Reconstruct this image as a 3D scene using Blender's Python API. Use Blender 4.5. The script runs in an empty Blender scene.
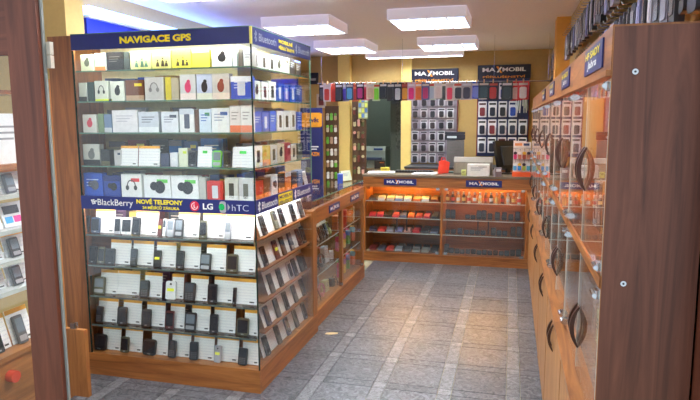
import bpy, math, random
from mathutils import Vector, Matrix

random.seed(7)
sc = bpy.context.scene
COL = sc.collection

# ------------------------------------------------------------------ camera
CAM = Vector((0.0, 0.0, 1.6))
FPX, YAW, PITCH, ROLL = 600.55, 0.261709, 0.133481, -0.005748
cy_, sy_, cp_, sp_ = math.cos(YAW), math.sin(YAW), math.cos(PITCH), math.sin(PITCH)
FW = Vector((-sy_ * cp_, cy_ * cp_, -sp_))
_r = Vector((cy_, sy_, 0.0))
_u = _r.cross(FW)
RT = _r * math.cos(ROLL) + _u * math.sin(ROLL)
UP = _u * math.cos(ROLL) - _r * math.sin(ROLL)
cam_data = bpy.data.cameras.new('camera')
cam_data.sensor_width = 36.0
cam_data.lens = FPX / 700.0 * 36.0
cam_data.clip_start = 0.02
cam = bpy.data.objects.new('camera', cam_data)
cam.matrix_world = Matrix(((RT.x, UP.x, -FW.x, CAM.x), (RT.y, UP.y, -FW.y, CAM.y), (RT.z, UP.z, -FW.z, CAM.z), (0, 0, 0, 1)))
COL.objects.link(cam)
sc.camera = cam

# ------------------------------------------------------------------ world and exposure
world = bpy.data.worlds.new('world')
sc.world = world
world.use_nodes = True
bgn = world.node_tree.nodes['Background']
bgn.inputs[0].default_value = (0.80, 0.90, 1.0, 1)
bgn.inputs[1].default_value = 0.65
sc.view_settings.view_transform = 'Standard'
sc.view_settings.look = 'None'
sc.view_settings.gamma = 1.0
sc.view_settings.use_curve_mapping = False
sc.view_settings.exposure = 0.85
sc.cycles.max_bounces = 10
sc.cycles.diffuse_bounces = 4
sc.cycles.glossy_bounces = 4
sc.cycles.transparent_max_bounces = 24
sc.cycles.sample_clamp_indirect = 4.0
sc.cycles.caustics_reflective = False
sc.cycles.caustics_refractive = False
CEIL_LAMP, TUBE_COOL, TUBE_WARM, COVE = 23.0, 60.0, 36.0, 4.5


# ------------------------------------------------------------------ measuring helpers
def ray(px, py):
    return (px - 350) * RT - (py - 200) * UP + FPX * FW


def on_y(px, py, Y):
    d = ray(px, py)
    return CAM + d * (Y / d.y)


def on_x(px, py, X):
    d = ray(px, py)
    return CAM + d * (X / d.x)


# ------------------------------------------------------------------ materials
MATS = {}


def srgb(c):
    out = []
    for v in c[:3]:
        v = v / 255.0
        out.append(v / 12.92 if v <= 0.04045 else ((v + 0.055) / 1.055) ** 2.4)
    return (out[0], out[1], out[2], 1.0)


def new_mat(name):
    m = bpy.data.materials.new(name)
    m.use_nodes = True
    nt = m.node_tree
    return m, nt, nt.nodes['Principled BSDF']


def plain(name, rgb, rough=0.5, metal=0.0, spec=0.5, grain=0.06):
    if name in MATS:
        return MATS[name]
    m, nt, b = new_mat(name)
    b.inputs['Roughness'].default_value = rough
    b.inputs['Metallic'].default_value = metal
    b.inputs['Specular IOR Level'].default_value = spec
    c = srgb(rgb)
    tc = nt.nodes.new('ShaderNodeTexCoord')
    nz = nt.nodes.new('ShaderNodeTexNoise')
    nz.inputs['Scale'].default_value = 35.0
    nz.inputs['Detail'].default_value = 3.0
    rp = nt.nodes.new('ShaderNodeValToRGB')
    rp.color_ramp.elements[0].position = 0.3
    rp.color_ramp.elements[1].position = 0.7
    rp.color_ramp.elements[0].color = tuple(v * (1 - grain) for v in c[:3]) + (1,)
    rp.color_ramp.elements[1].color = tuple(min(1, v * (1 + grain)) for v in c[:3]) + (1,)
    nt.links.new(tc.outputs['Object'], nz.inputs['Vector'])
    nt.links.new(nz.outputs['Fac'], rp.inputs['Fac'])
    nt.links.new(rp.outputs['Color'], b.inputs['Base Color'])
    MATS[name] = m
    return m


def col(rgb, rough=0.45):
    return plain('paint_%d_%d_%d_%d' % (rgb[0], rgb[1], rgb[2], int(rough * 100)), rgb, rough)


def wood(name, dark, light, axis='z', rough=0.38, scale=1.0, contrast=1.0):
    if name in MATS:
        return MATS[name]
    m, nt, b = new_mat(name)
    tc = nt.nodes.new('ShaderNodeTexCoord')
    mp = nt.nodes.new('ShaderNodeMapping')
    s = [14 * scale, 14 * scale, 14 * scale]
    s['xyz'.index(axis)] = 0.9 * scale
    mp.inputs['Scale'].default_value = s
    nz = nt.nodes.new('ShaderNodeTexNoise')
    nz.inputs['Scale'].default_value = 1.6
    nz.inputs['Detail'].default_value = 8.0
    nz.inputs['Roughness'].default_value = 0.62
    nz.inputs['Distortion'].default_value = 1.4
    rp = nt.nodes.new('ShaderNodeValToRGB')
    e = rp.color_ramp.elements
    e[0].position, e[0].color = 0.30, srgb(dark)
    e[1].position, e[1].color = 0.72, srgb(light)
    bp = nt.nodes.new('ShaderNodeBump')
    bp.inputs['Strength'].default_value = 0.06
    nt.links.new(tc.outputs['Object'], mp.inputs['Vector'])
    nt.links.new(mp.outputs['Vector'], nz.inputs['Vector'])
    nt.links.new(nz.outputs['Fac'], rp.inputs['Fac'])
    nt.links.new(rp.outputs['Color'], b.inputs['Base Color'])
    nt.links.new(nz.outputs['Fac'], bp.inputs['Height'])
    nt.links.new(bp.outputs['Normal'], b.inputs['Normal'])
    b.inputs['Roughness'].default_value = rough
    MATS[name] = m
    return m


def thin_glass(name, tint=(0.985, 0.995, 0.99), gloss=1.0):
    if name in MATS:
        return MATS[name]
    m = bpy.data.materials.new(name)
    m.use_nodes = True
    nt = m.node_tree
    nt.nodes.clear()
    out = nt.nodes.new('ShaderNodeOutputMaterial')
    mix = nt.nodes.new('ShaderNodeMixShader')
    tr = nt.nodes.new('ShaderNodeBsdfTransparent')
    tr.inputs[0].default_value = tint + (1,)
    gl = nt.nodes.new('ShaderNodeBsdfGlossy')
    gl.inputs['Roughness'].default_value = 0.0
    gl.inputs['Color'].default_value = (gloss, gloss, gloss, 1)
    fr = nt.nodes.new('ShaderNodeFresnel')
    fr.inputs['IOR'].default_value = 1.5
    # thin slab: keep the outside index on both faces
    geo = nt.nodes.new('ShaderNodeNewGeometry')
    mx = nt.nodes.new('ShaderNodeMix')
    mx.data_type = 'FLOAT'
    mx.inputs[2].default_value = 1.5
    mx.inputs[3].default_value = 1.0 / 1.5
    nt.links.new(geo.outputs['Backfacing'], mx.inputs[0])
    nt.links.new(mx.outputs[0], fr.inputs['IOR'])
    nt.links.new(fr.outputs[0], mix.inputs[0])
    nt.links.new(tr.outputs[0], mix.inputs[1])
    nt.links.new(gl.outputs[0], mix.inputs[2])
    nt.links.new(mix.outputs[0], out.inputs['Surface'])
    MATS[name] = m
    return m


def glow(name, rgb, strength):
    if name in MATS:
        return MATS[name]
    m, nt, b = new_mat(name)
    b.inputs['Base Color'].default_value = rgb + (1,)
    b.inputs['Emission Color'].default_value = rgb + (1,)
    b.inputs['Emission Strength'].default_value = strength
    MATS[name] = m
    return m


def floor_mat(name, dark, light, vein, veined):
    if name in MATS:
        return MATS[name]
    m, nt, b = new_mat(name)
    tc = nt.nodes.new('ShaderNodeTexCoord')
    oi = nt.nodes.new('ShaderNodeObjectInfo')
    add = nt.nodes.new('ShaderNodeVectorMath')
    add.operation = 'ADD'
    sc_ = nt.nodes.new('ShaderNodeVectorMath')
    sc_.operation = 'SCALE'
    sc_.inputs['Scale'].default_value = 13.7
    nt.links.new(oi.outputs['Location'], sc_.inputs[0])
    nt.links.new(tc.outputs['Object'], add.inputs[0])
    nt.links.new(sc_.outputs[0], add.inputs[1])
    n1 = nt.nodes.new('ShaderNodeTexNoise')
    n1.inputs['Scale'].default_value = 17.0
    n1.inputs['Detail'].default_value = 9.0
    n1.inputs['Roughness'].default_value = 0.72
    n1.inputs['Distortion'].default_value = 2.2
    nt.links.new(add.outputs[0], n1.inputs['Vector'])
    rp = nt.nodes.new('ShaderNodeValToRGB')
    e = rp.color_ramp.elements
    e[0].position, e[0].color = 0.38, srgb(dark)
    e[1].position, e[1].color = 0.64, srgb(light)
    e2 = rp.color_ramp.elements.new(0.50)
    e2.color = tuple((a + c) / 2 * 0.95 for a, c in zip(srgb(dark), srgb(light)))
    nt.links.new(n1.outputs['Fac'], rp.inputs['Fac'])
    vr = nt.nodes.new('ShaderNodeTexVoronoi')
    vr.feature = 'DISTANCE_TO_EDGE'
    vr.inputs['Scale'].default_value = 24.0
    nt.links.new(n1.outputs['Color'], vr.inputs['Vector'])
    lt = nt.nodes.new('ShaderNodeMath')
    lt.operation = 'LESS_THAN'
    lt.inputs[1].default_value = 0.10
    nt.links.new(vr.outputs['Distance'], lt.inputs[0])
    ml = nt.nodes.new('ShaderNodeMath')
    ml.operation = 'MULTIPLY'
    ml.inputs[1].default_value = veined
    nt.links.new(lt.outputs[0], ml.inputs[0])
    mx = nt.nodes.new('ShaderNodeMix')
    mx.data_type = 'RGBA'
    mx.inputs['B'].default_value = srgb(vein)
    nt.links.new(ml.outputs[0], mx.inputs['Factor'])
    nt.links.new(rp.outputs['Color'], mx.inputs['A'])
    hs = nt.nodes.new('ShaderNodeHueSaturation')
    mr = nt.nodes.new('ShaderNodeMapRange')
    mr.inputs['To Min'].default_value = 0.86
    mr.inputs['To Max'].default_value = 1.12
    nt.links.new(oi.outputs['Random'], mr.inputs['Value'])
    nt.links.new(mr.outputs[0], hs.inputs['Value'])
    nt.links.new(mx.outputs['Result'], hs.inputs['Color'])
    nt.links.new(hs.outputs[0], b.inputs['Base Color'])
    b.inputs['Roughness'].default_value = 0.34
    b.inputs['Specular IOR Level'].default_value = 0.45
    MATS[name] = m
    return m


def card_mat(name, base, ink, step=0.0085):
    """white paper with faint printed lines"""
    if name in MATS:
        return MATS[name]
    m, nt, b = new_mat(name)
    tc = nt.nodes.new('ShaderNodeTexCoord')
    sx = nt.nodes.new('ShaderNodeSeparateXYZ')
    nt.links.new(tc.outputs['Object'], sx.inputs[0])
    md = nt.nodes.new('ShaderNodeMath')
    md.operation = 'PINGPONG'
    md.inputs[1].default_value = step
    nt.links.new(sx.outputs['Z'], md.inputs[0])
    lt = nt.nodes.new('ShaderNodeMath')
    lt.operation = 'LESS_THAN'
    lt.inputs[1].default_value = step * 0.33
    nt.links.new(md.outputs[0], lt.inputs[0])
    nz = nt.nodes.new('ShaderNodeTexNoise')
    nz.inputs['Scale'].default_value = 160.0
    nt.links.new(tc.outputs['Object'], nz.inputs['Vector'])
    gt = nt.nodes.new('ShaderNodeMath')
    gt.operation = 'GREATER_THAN'
    gt.inputs[1].default_value = 0.48
    nt.links.new(nz.outputs['Fac'], gt.inputs[0])
    mu = nt.nodes.new('ShaderNodeMath')
    mu.operation = 'MULTIPLY'
    nt.links.new(lt.outputs[0], mu.inputs[0])
    nt.links.new(gt.outputs[0], mu.inputs[1])
    mx = nt.nodes.new('ShaderNodeMix')
    mx.data_type = 'RGBA'
    mx.inputs['A'].default_value = srgb(base)
    mx.inputs['B'].default_value = srgb(ink)
    nt.links.new(mu.outputs[0], mx.inputs['Factor'])
    nt.links.new(mx.outputs['Result'], b.inputs['Base Color'])
    b.inputs['Roughness'].default_value = 0.6
    MATS[name] = m
    return m


W_CAB = wood('cherry_wood_along', (120, 68, 32), (184, 118, 60), 'x')
W_CABY = wood('cherry_wood_deep', (120, 68, 32), (184, 118, 60), 'y')
W_CABZ = wood('cherry_wood_upright', (120, 70, 32), (182, 118, 60), 'z')
W_DARKZ = wood('walnut_upright', (82, 44, 32), (136, 82, 62), 'z', 0.42)
W_POST = wood('mahogany_upright', (92, 46, 32), (138, 76, 54), 'z', 0.42)
W_STILE = wood('brown_stile_upright', (104, 58, 26), (158, 96, 48), 'z', 0.42)
W_BACK = wood('counter_back_board', (100, 56, 30), (148, 90, 50), 'x', 0.5)
W_DOOR = wood('cupboard_door_wood', (150, 98, 52), (196, 140, 84), 'z', 0.45)
GLASS = thin_glass('clear_glass')
GLASS_SHELF = thin_glass('shelf_glass', (0.94, 0.985, 0.965))
GLASS_EDGE = plain('green_glass_edge', (96, 132, 112), 0.2)
NAVY = plain('navy_sign', (26, 36, 104), 0.35)
INK = plain('midnight_sign', (18, 22, 44), 0.35)
YEL = plain('yellow_letter', (250, 226, 30), 0.4)
WHITE = plain('white_paint', (236, 236, 232), 0.5)
CREAM_WALL = plain('mustard_wall', (192, 160, 98), 0.8, grain=0.03)
CEILM = plain('ceiling_paint', (250, 243, 246), 0.85, grain=0.02)
CHROME = plain('chrome', (205, 208, 212), 0.18, 1.0)
BLACK = plain('black_plastic', (22, 22, 24), 0.35)
DGREY = plain('dark_grey_plastic', (58, 58, 60), 0.4)
PAPER = card_mat('price_card_paper', (244, 244, 242), (226, 226, 230))
ORANGE = plain('orange_strip', (236, 170, 62), 0.5)
SILVER = plain('silver_plastic', (172, 174, 178), 0.3, 0.3)


# ------------------------------------------------------------------ mesh builder
class MB:
    def __init__(self):
        self.v, self.f = [], []

    def box(self, x0, x1, y0, y1, z0, z1):
        n = len(self.v)
        self.v += [(x0, y0, z0), (x1, y0, z0), (x1, y1, z0), (x0, y1, z0), (x0, y0, z1), (x1, y0, z1), (x1, y1, z1), (x0, y1, z1)]
        self.f += [tuple(n + i for i in q) for q in ((0, 3, 2, 1), (4, 5, 6, 7), (0, 1, 5, 4), (1, 2, 6, 5), (2, 3, 7, 6), (3, 0, 4, 7))]
        return self

    def prism(self, poly, a0, a1, axis='y'):
        """poly: list of 2-D points; axis y -> (x,z), axis x -> (y,z), axis z -> (x,y)"""
        n, k = len(self.v), len(poly)

        def p(q, a):
            return {'y': (q[0], a, q[1]), 'x': (a, q[0], q[1]), 'z': (q[0], q[1], a)}[axis]
        self.v += [p(q, a0) for q in poly] + [p(q, a1) for q in poly]
        self.f.append(tuple(n + i for i in range(k)))
        self.f.append(tuple(n + k + i for i in reversed(range(k))))
        for i in range(k):
            j = (i + 1) % k
            self.f.append((n + i, n + k + i, n + k + j, n + j))
        return self

    def strip(self, outer, inner, a0, a1, axis='x'):
        """band between two equally long polylines, thickened along axis"""
        n, k = len(self.v), len(outer)

        def p(q, a):
            return {'y': (q[0], a, q[1]), 'x': (a, q[0], q[1]), 'z': (q[0], q[1], a)}[axis]
        for i in range(k):
            self.v += [p(outer[i], a0), p(inner[i], a0), p(inner[i], a1), p(outer[i], a1)]
        for i in range(k - 1):
            a, b = n + 4 * i, n + 4 * (i + 1)
            for j in range(4):
                self.f.append((a + j, a + (j + 1) % 4, b + (j + 1) % 4, b + j))
        self.f.append((n, n + 1, n + 2, n + 3))
        e = n + 4 * (k - 1)
        self.f.append((e + 3, e + 2, e + 1, e))
        return self

    def tube(self, pts, r, seg=8):
        pts = [Vector(p) for p in pts]
        n0 = len(self.v)
        for i, p in enumerate(pts):
            d = (pts[min(i + 1, len(pts) - 1)] - pts[max(i - 1, 0)]).normalized()
            a = d.cross(Vector((0, 0, 1)))
            if a.length < 1e-3:
                a = d.cross(Vector((1, 0, 0)))
            a.normalize()
            b = d.cross(a)
            rr = r[i] if isinstance(r, (list, tuple)) else r
            for s in range(seg):
                t = 2 * math.pi * s / seg
                self.v.append(tuple(p + a * (rr * math.cos(t)) + b * (rr * math.sin(t))))
        for i in range(len(pts) - 1):
            for s in range(seg):
                a, b = n0 + i * seg + s, n0 + i * seg + (s + 1) % seg
                self.f.append((a, b, b + seg, a + seg))
        self.f.append(tuple(n0 + s for s in reversed(range(seg))))
        self.f.append(tuple(n0 + (len(pts) - 1) * seg + s for s in range(seg)))
        return self

    def mesh(self, name):
        me = bpy.data.meshes.new(name)
        me.from_pydata(self.v, [], self.f)
        import bmesh
        bm = bmesh.new()
        bm.from_mesh(me)
        bmesh.ops.recalc_face_normals(bm, faces=bm.faces)
        bm.to_mesh(me)
        bm.free()
        return me

    def build(self, name, mat, parent=None, loc=(0, 0, 0), rot=(0, 0, 0), world=False):
        me = self.mesh(name)
        me.materials.append(mat)
        o = bpy.data.objects.new(name, me)
        COL.objects.link(o)
        if parent is not None:
            o.parent = parent
            if world:
                loc = tuple(-a for a in top_loc(parent))
        o.location = loc
        o.rotation_euler = rot
        return o


def top_loc(p):
    v = Vector((0, 0, 0))
    while p is not None:
        v += p.location
        p = p.parent
    return v


def tag(o, label=None, cat=None, group=None, kind=None):
    if label:
        o['label'] = label
    if cat:
        o['category'] = cat
    if group:
        o['group'] = group
    if kind:
        o['kind'] = kind
    return o


def empty(name, loc, rz=0.0):
    o = bpy.data.objects.new(name, None)
    o.empty_display_size = 0.1
    COL.objects.link(o)
    o.location = loc
    o.rotation_euler = (0, 0, rz)
    return o


def copy_tree(o, parent=None):
    c = o.copy()
    COL.objects.link(c)
    c.parent = parent
    for ch in list(o.children):
        copy_tree(ch, c)
    return c


def rrect(w, h, r, n=4, cx=0.0, cz=0.0):
    pts = []
    for (sx, sz, a0) in ((1, 1, 0), (-1, 1, 90), (-1, -1, 180), (1, -1, 270)):
        for i in range(n + 1):
            a = math.radians(a0 + 90 * i / n)
            pts.append((cx + sx * (w / 2 - r) + r * math.cos(a), cz + sz * (h / 2 - r) + r * math.sin(a)))
    return pts


def disc(cx, cz, rx, rz=None, n=16):
    rz = rz or rx
    return [(cx + rx * math.cos(2 * math.pi * i / n), cz + rz * math.sin(2 * math.pi * i / n)) for i in range(n)]


ORD = ['first', 'second', 'third', 'fourth', 'fifth', 'sixth', 'seventh', 'eighth', 'ninth', 'tenth', 'eleventh', 'twelfth',
       'thirteenth', 'fourteenth', 'fifteenth', 'sixteenth', 'seventeenth', 'eighteenth', 'nineteenth', 'twentieth',
       'twenty-first', 'twenty-second', 'twenty-third', 'twenty-fourth', 'twenty-fifth', 'twenty-sixth', 'twenty-seventh',
       'twenty-eighth', 'twenty-ninth', 'thirtieth', 'thirty-first', 'thirty-second', 'thirty-third', 'thirty-fourth']


def color_word(c):
    r, g, b = c
    mx, mn = max(c), min(c)
    if mx - mn < 28:
        return 'black' if mx < 50 else 'dark grey' if mx < 105 else 'grey' if mx < 165 else 'pale grey' if mx < 215 else 'white'
    if r > 195 and g > 185 and b < 165:
        return 'yellow'
    if r == mx:
        if g > 0.78 * r and b > 0.6 * r:
            return 'cream'
        if g > 0.48 * r and b < 0.5 * r:
            return 'orange' if r > 180 else 'brown'
        if b > 0.5 * r and r > 150:
            return 'pink'
        return 'red' if r > 140 else 'brown'
    if b == mx:
        return 'purple' if r > g * 1.25 and r > 90 else 'light blue' if mn > 110 else 'blue'
    return 'green'


# ------------------------------------------------------------------ lettering
FONT_CACHE = {}


def text_mesh(body, bold=0.0, shear=0.0):
    key = (body, bold, shear)
    if key in FONT_CACHE:
        return FONT_CACHE[key]
    cu = bpy.data.curves.new('lettering', 'FONT')
    cu.body = body
    cu.size = 1.0
    cu.offset = bold
    cu.shear = shear
    cu.extrude = 0.0
    cu.resolution_u = 3
    tmp = bpy.data.objects.new('lettering_tmp', cu)
    COL.objects.link(tmp)
    bpy.context.view_layer.update()
    me = bpy.data.meshes.new_from_object(tmp.evaluated_get(bpy.context.evaluated_depsgraph_get()))
    bpy.data.objects.remove(tmp)
    xs = [v.co.x for v in me.vertices]
    ys = [v.co.y for v in me.vertices]
    FONT_CACHE[key] = (me, min(xs), max(xs), min(ys), max(ys))
    return FONT_CACHE[key]


def lettering(body, x0, x1, z0, z1, mat, parent, y=-0.0015, bold=0.02, shear=0.0, name='lettering'):
    """lettering filling the rectangle x0..x1, z0..z1 in the parent's own frame, facing -y"""
    me, a, b, c, d = text_mesh(body, bold, shear)
    me = me.copy()
    for v in me.vertices:
        fx, fz = (v.co.x - a) / (b - a), (v.co.y - c) / (d - c)
        v.co = (x0 + fx * (x1 - x0), 0.0, z0 + fz * (z1 - z0))
    me.materials.clear()
    me.materials.append(mat)
    o = bpy.data.objects.new(name, me)
    COL.objects.link(o)
    o.parent = parent
    o.location = (0, y, 0)
    return o


def bluetooth_mark(cx, cz, h, mat, parent, name='emblem'):
    t = h * 0.075
    mb = MB()

    def seg(p, q):
        (x0, z0), (x1, z1) = p, q
        L = math.hypot(x1 - x0, z1 - z0)
        nx, nz = -(z1 - z0) / L * t, (x1 - x0) / L * t
        mb.prism([(x0 + nx, z0 + nz), (x1 + nx, z1 + nz), (x1 - nx, z1 - nz), (x0 - nx, z0 - nz)], -0.0018, -0.0008)
    w = h * 0.26
    T, Bm = (cx, cz + h / 2), (cx, cz - h / 2)
    R1, R2 = (cx + w, cz + h / 4), (cx + w, cz - h / 4)
    L1, L2 = (cx - w, cz + h / 4), (cx - w, cz - h / 4)
    for p, q in ((Bm, T), (T, R1), (R1, L2), (L1, R2), (R2, Bm)):
        seg(p, q)
    return mb.build(name, mat, parent)


def sign_panel(parent, loc, rz, w, h, mat=None, t=0.012, name='sign_panel'):
    """panel with its own frame: x along the sign from its left end, z up, face at y = 0 looking to -y"""
    p = MB().box(0, w, 0, t, 0, h).build(name, mat or NAVY, parent, tuple(Vector(loc) - top_loc(parent)), (0, 0, rz))
    return p


def maxmobil(p, w, h, orange=True):
    s = 0.09 * w
    lettering('MA', s, 0.34 * w, 0.3 * h, 0.74 * h, WHITE, p, bold=0.03)
    lettering('MOBIL', 0.47 * w, w - s, 0.3 * h, 0.74 * h, WHITE, p, bold=0.03)
    a = MB()
    a.prism([(0.35 * w, 0.86 * h), (0.39 * w, 0.86 * h), (0.47 * w, 0.16 * h), (0.43 * w, 0.16 * h)], -0.0018, -0.0008)
    a.build('emblem', plain('orange_mark', (238, 150, 40), 0.4), p)
    b = MB()
    b.prism([(0.43 * w, 0.80 * h), (0.465 * w, 0.80 * h), (0.40 * w, 0.22 * h), (0.36 * w, 0.22 * h)], -0.0022, -0.0012)
    b.build('emblem', WHITE, p)


# ------------------------------------------------------------------ setting
def struct(name, mb, mat):
    return tag(mb.build(name, mat), kind='structure')


XL, XR, YB, ZC = -2.80, 0.48, 8.30, 2.485
GROUT = plain('floor_grout', (164, 158, 130), 0.7)
floor = struct('floor', MB().box(-4.2, 2.0, -1.5, 9.9, -0.06, -0.006), GROUT)
F_TILE = floor_mat('floor_tile_stone', (36, 38, 44), (118, 118, 124), (150, 150, 152), 0.14)
F_BAND = floor_mat('floor_border_stone', (38, 40, 46), (126, 126, 131), (162, 160, 162), 0.34)
F_CORN = floor_mat('floor_corner_stone', (62, 64, 70), (142, 142, 146), (172, 170, 170), 0.40)
PER, BAND, GAP = 0.3925, 0.080, 0.0025
X0T, Y0T = -0.338, 3.395


def tile_mesh(w, d, mat, name):
    b = 0.0012
    mb = MB()
    mb.v = [(-w / 2, -d / 2, -0.006), (w / 2, -d / 2, -0.006), (w / 2, d / 2, -0.006), (-w / 2, d / 2, -0.006),
            (-w / 2 + b, -d / 2 + b, 0), (w / 2 - b, -d / 2 + b, 0), (w / 2 - b, d / 2 - b, 0), (-w / 2 + b, d / 2 - b, 0)]
    mb.f = [(4, 5, 6, 7), (0, 1, 5, 4), (1, 2, 6, 5), (2, 3, 7, 6), (3, 0, 4, 7)]
    me = mb.mesh(name)
    me.materials.append(mat)
    return me


BIG = PER - BAND
m_tile = tile_mesh(BIG - GAP, BIG - GAP, F_TILE, 'tile')
m_bx = tile_mesh(BAND - GAP, BIG - GAP, F_BAND, 'border_tile')
m_by = tile_mesh(BIG - GAP, BAND - GAP, F_TILE, 'border_tile')
m_c = tile_mesh(BAND - GAP, BAND - GAP, F_CORN, 'corner_tile')
for i in range(-7, 3):
    for j in range(-6, 9):
        x, y = X0T + i * PER, Y0T + j * PER
        for nm, me, px_, py_ in (('corner_tile', m_c, x, y), ('border_tile', m_bx, x, y + PER / 2), ('border_tile', m_by, x + PER / 2, y), ('tile', m_tile, x + PER / 2, y + PER / 2)):
            if py_ > 6.6 or (px_ < -1.35 and py_ > 3.2):
                continue
            o = bpy.data.objects.new(nm, me)
            COL.objects.link(o)
            o.parent = floor
            o.location = (px_, py_, 0)

struct('ceiling', MB().box(-4.2, 2.0, 1.30, 9.9, ZC, ZC + 0.06), CEILM)
struct('wall_left', MB().box(XL - 0.1, XL, 3.45, YB, 0, ZC), CREAM_WALL)
struct('wall_right', MB().box(XR, XR + 0.1, 1.48, YB, 0, ZC), CREAM_WALL)
DX0, DX1, DZ = -2.02, -1.48, 2.02
struct('wall_back', MB().box(XL - 0.1, DX0, YB, YB + 0.1, 0, ZC).box(DX1, XR + 0.1, YB, YB + 0.1, 0, ZC).box(DX0, DX1, YB, YB + 0.1, DZ, ZC), CREAM_WALL)
struct('column_by_cabinet', MB().box(-3.6, -2.712, 3.28, 3.45, 0, ZC), CREAM_WALL)
struct('column_by_shelves', MB().box(0.362, XR, 5.75, 6.0, 0, ZC), plain('ochre_column', (236, 176, 84), 0.8, grain=0.03))
struct('column_by_doorway', MB().box(-1.475, -1.335, YB - 0.06, YB, 0, ZC), plain('pale_mustard', (232, 204, 120), 0.8, grain=0.03))
struct('column_by_corner', MB().box(-2.36, -2.19, YB - 0.10, YB, 0, ZC), plain('pale_mustard', (232, 204, 120), 0.8, grain=0.03))
GREYG = plain('grey_green_paint', (118, 128, 122), 0.8, grain=0.03)
struct('wall_office', MB().box(-2.9, -0.9, 9.75, 9.85, 0, ZC).box(-2.9, -2.8, YB + 0.1, 9.75, 0, ZC).box(-1.0, -0.9, YB + 0.1, 9.75, 0, ZC), GREYG)
# shop front: lintel above the entrance, outer wall to the right
struct('wall_front', MB().box(-4.2, 2.0, 1.34, 1.46, 2.16, ZC).box(0.46, 2.0, 1.36, 1.46, 0, 2.16), plain('front_plaster', (196, 176, 150), 0.8))
struct('trim_1', MB().box(0.415, 0.46, 1.36, 1.46, 0, 2.16), W_POST)

# ------------------------------------------------------------------ ceiling lamps
LAMP = glow('lamp_diffuser', (0.90, 0.97, 1.0), CEIL_LAMP)
LAMPW = glow('lamp_housing_added_glow', (0.90, 0.84, 0.90), 0.12)  # faint glow added to housings and louvre spines to lift the ceiling
LOUV = plain('lamp_louvre', (96, 108, 124), 0.3, 0.6)


def ceiling_lamp(x0, y0, w, d):
    t = empty('ceiling_lamp', (x0 + w / 2, y0 + d / 2, ZC))
    h = 0.085
    hw, hd = w / 2, d / 2
    MB().box(-hw, hw, -hd, -hd + 0.015, -h, 0).box(-hw, hw, hd - 0.015, hd, -h, 0).box(-hw, -hw + 0.015, -hd + 0.015, hd - 0.015, -h, 0) \
        .box(hw - 0.015, hw, -hd + 0.015, hd - 0.015, -h, 0).box(-hw, hw, -hd, hd, -0.004, 0).build('housing', LAMPW, t)
    MB().box(-hw + 0.02, hw - 0.02, -hd + 0.02, hd - 0.02, -h + 0.030, -h + 0.034).build('diffuser', LAMP, t)
    n = 4 if w < 0.9 else 8
    for k in range(1, n):
        x = -hw + w * k / n
        MB().box(x - 0.006, x + 0.006, -hd + 0.016, hd - 0.016, -h + 0.002, -h + 0.024).build('louvre_spine', LAMPW, t)
    m = max(3, int(d / 0.055))
    for k in range(1, m):
        y = -hd + d * k / m
        MB().box(-hw + 0.016, hw - 0.016, y - 0.0012, y + 0.0012, -h + 0.004, -h + 0.022).build('louvre_blade', LOUV, t)
    return t


for x0, y0, w, d, lb in ((-1.005, 4.95, 0.635, 0.63, 'square louvred ceiling lamp, topmost and largest over the aisle'),
                         (-1.03, 6.72, 0.635, 0.63, 'square louvred ceiling lamp just above the back counter on the right'),
                         (-2.14, 5.02, 0.62, 0.60, 'square louvred ceiling lamp behind the upper corner of the tall cabinet'),
                         (-2.20, 6.65, 0.60, 0.66, 'square louvred ceiling lamp just above the back counter on the left'),
                         (-2.30, 3.18, 0.63, 0.63, 'louvred ceiling lamp cut by the top edge above the tall cabinet'),
                         (-1.89, 7.86, 1.27, 0.20, 'long narrow ceiling lamp beside the back wall')):
    tag(ceiling_lamp(x0, y0, w, d), lb, 'ceiling lamp', 'ceiling lamps')
for x0, y0, lb in ((-1.005, 3.18, 'louvred ceiling lamp over the near end of the aisle'), (-1.005, 1.75, 'louvred ceiling lamp just inside the entrance above the doorway'), (-2.30, 1.75, 'unseen louvred fill lamp added over the shop window display')):  # last one is an added unseen lamp, front fill for the tall cabinet
    tag(ceiling_lamp(x0, y0, 0.63, 0.63), lb, 'ceiling lamp', 'ceiling lamps')

# ------------------------------------------------------------------ blue light box on the left wall
t = empty('light_box_sign', (XL, 3.5, 1.98))
tag(t, 'blue light box sign with glowing top edge above the tall cabinet', 'sign')
MB().box(XL, XL + 0.07, 3.50, 7.6, 1.98, 2.275).build('face', plain('royal_blue_face', (20, 40, 170), 0.35), t, world=True)
MB().box(XL, XL + 0.10, 3.50, 7.6, 2.290, 2.352).build('light_tube', glow('cove_tube', (0.17, 0.32, 1.0), COVE), t, world=True)
MB().box(XL, XL + 0.10, 3.49, 7.61, 2.275, 2.290).build('ledge', plain('white_ledge', (225, 232, 240), 0.4), t, world=True)
p = MB().box(0, 2.6, 0, 0.002, 0, 0.2).build('panel', plain('royal_blue_face', (20, 40, 170), 0.35), t, (0.072, 0.12, 0.02), (0, 0, math.pi / 2))
maxmobil(p, 2.6, 0.24)


# ------------------------------------------------------------------ product builders (all face local -y, stand on z = 0)
def slab(w, h, t, r, mat, name, parent=None, y0=0.0, cx=0.0, z0=0.0, n=3):
    return MB().prism(rrect(w, h, r, n, cx, z0 + h / 2), y0, y0 + t).build(name, mat, parent)


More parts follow.
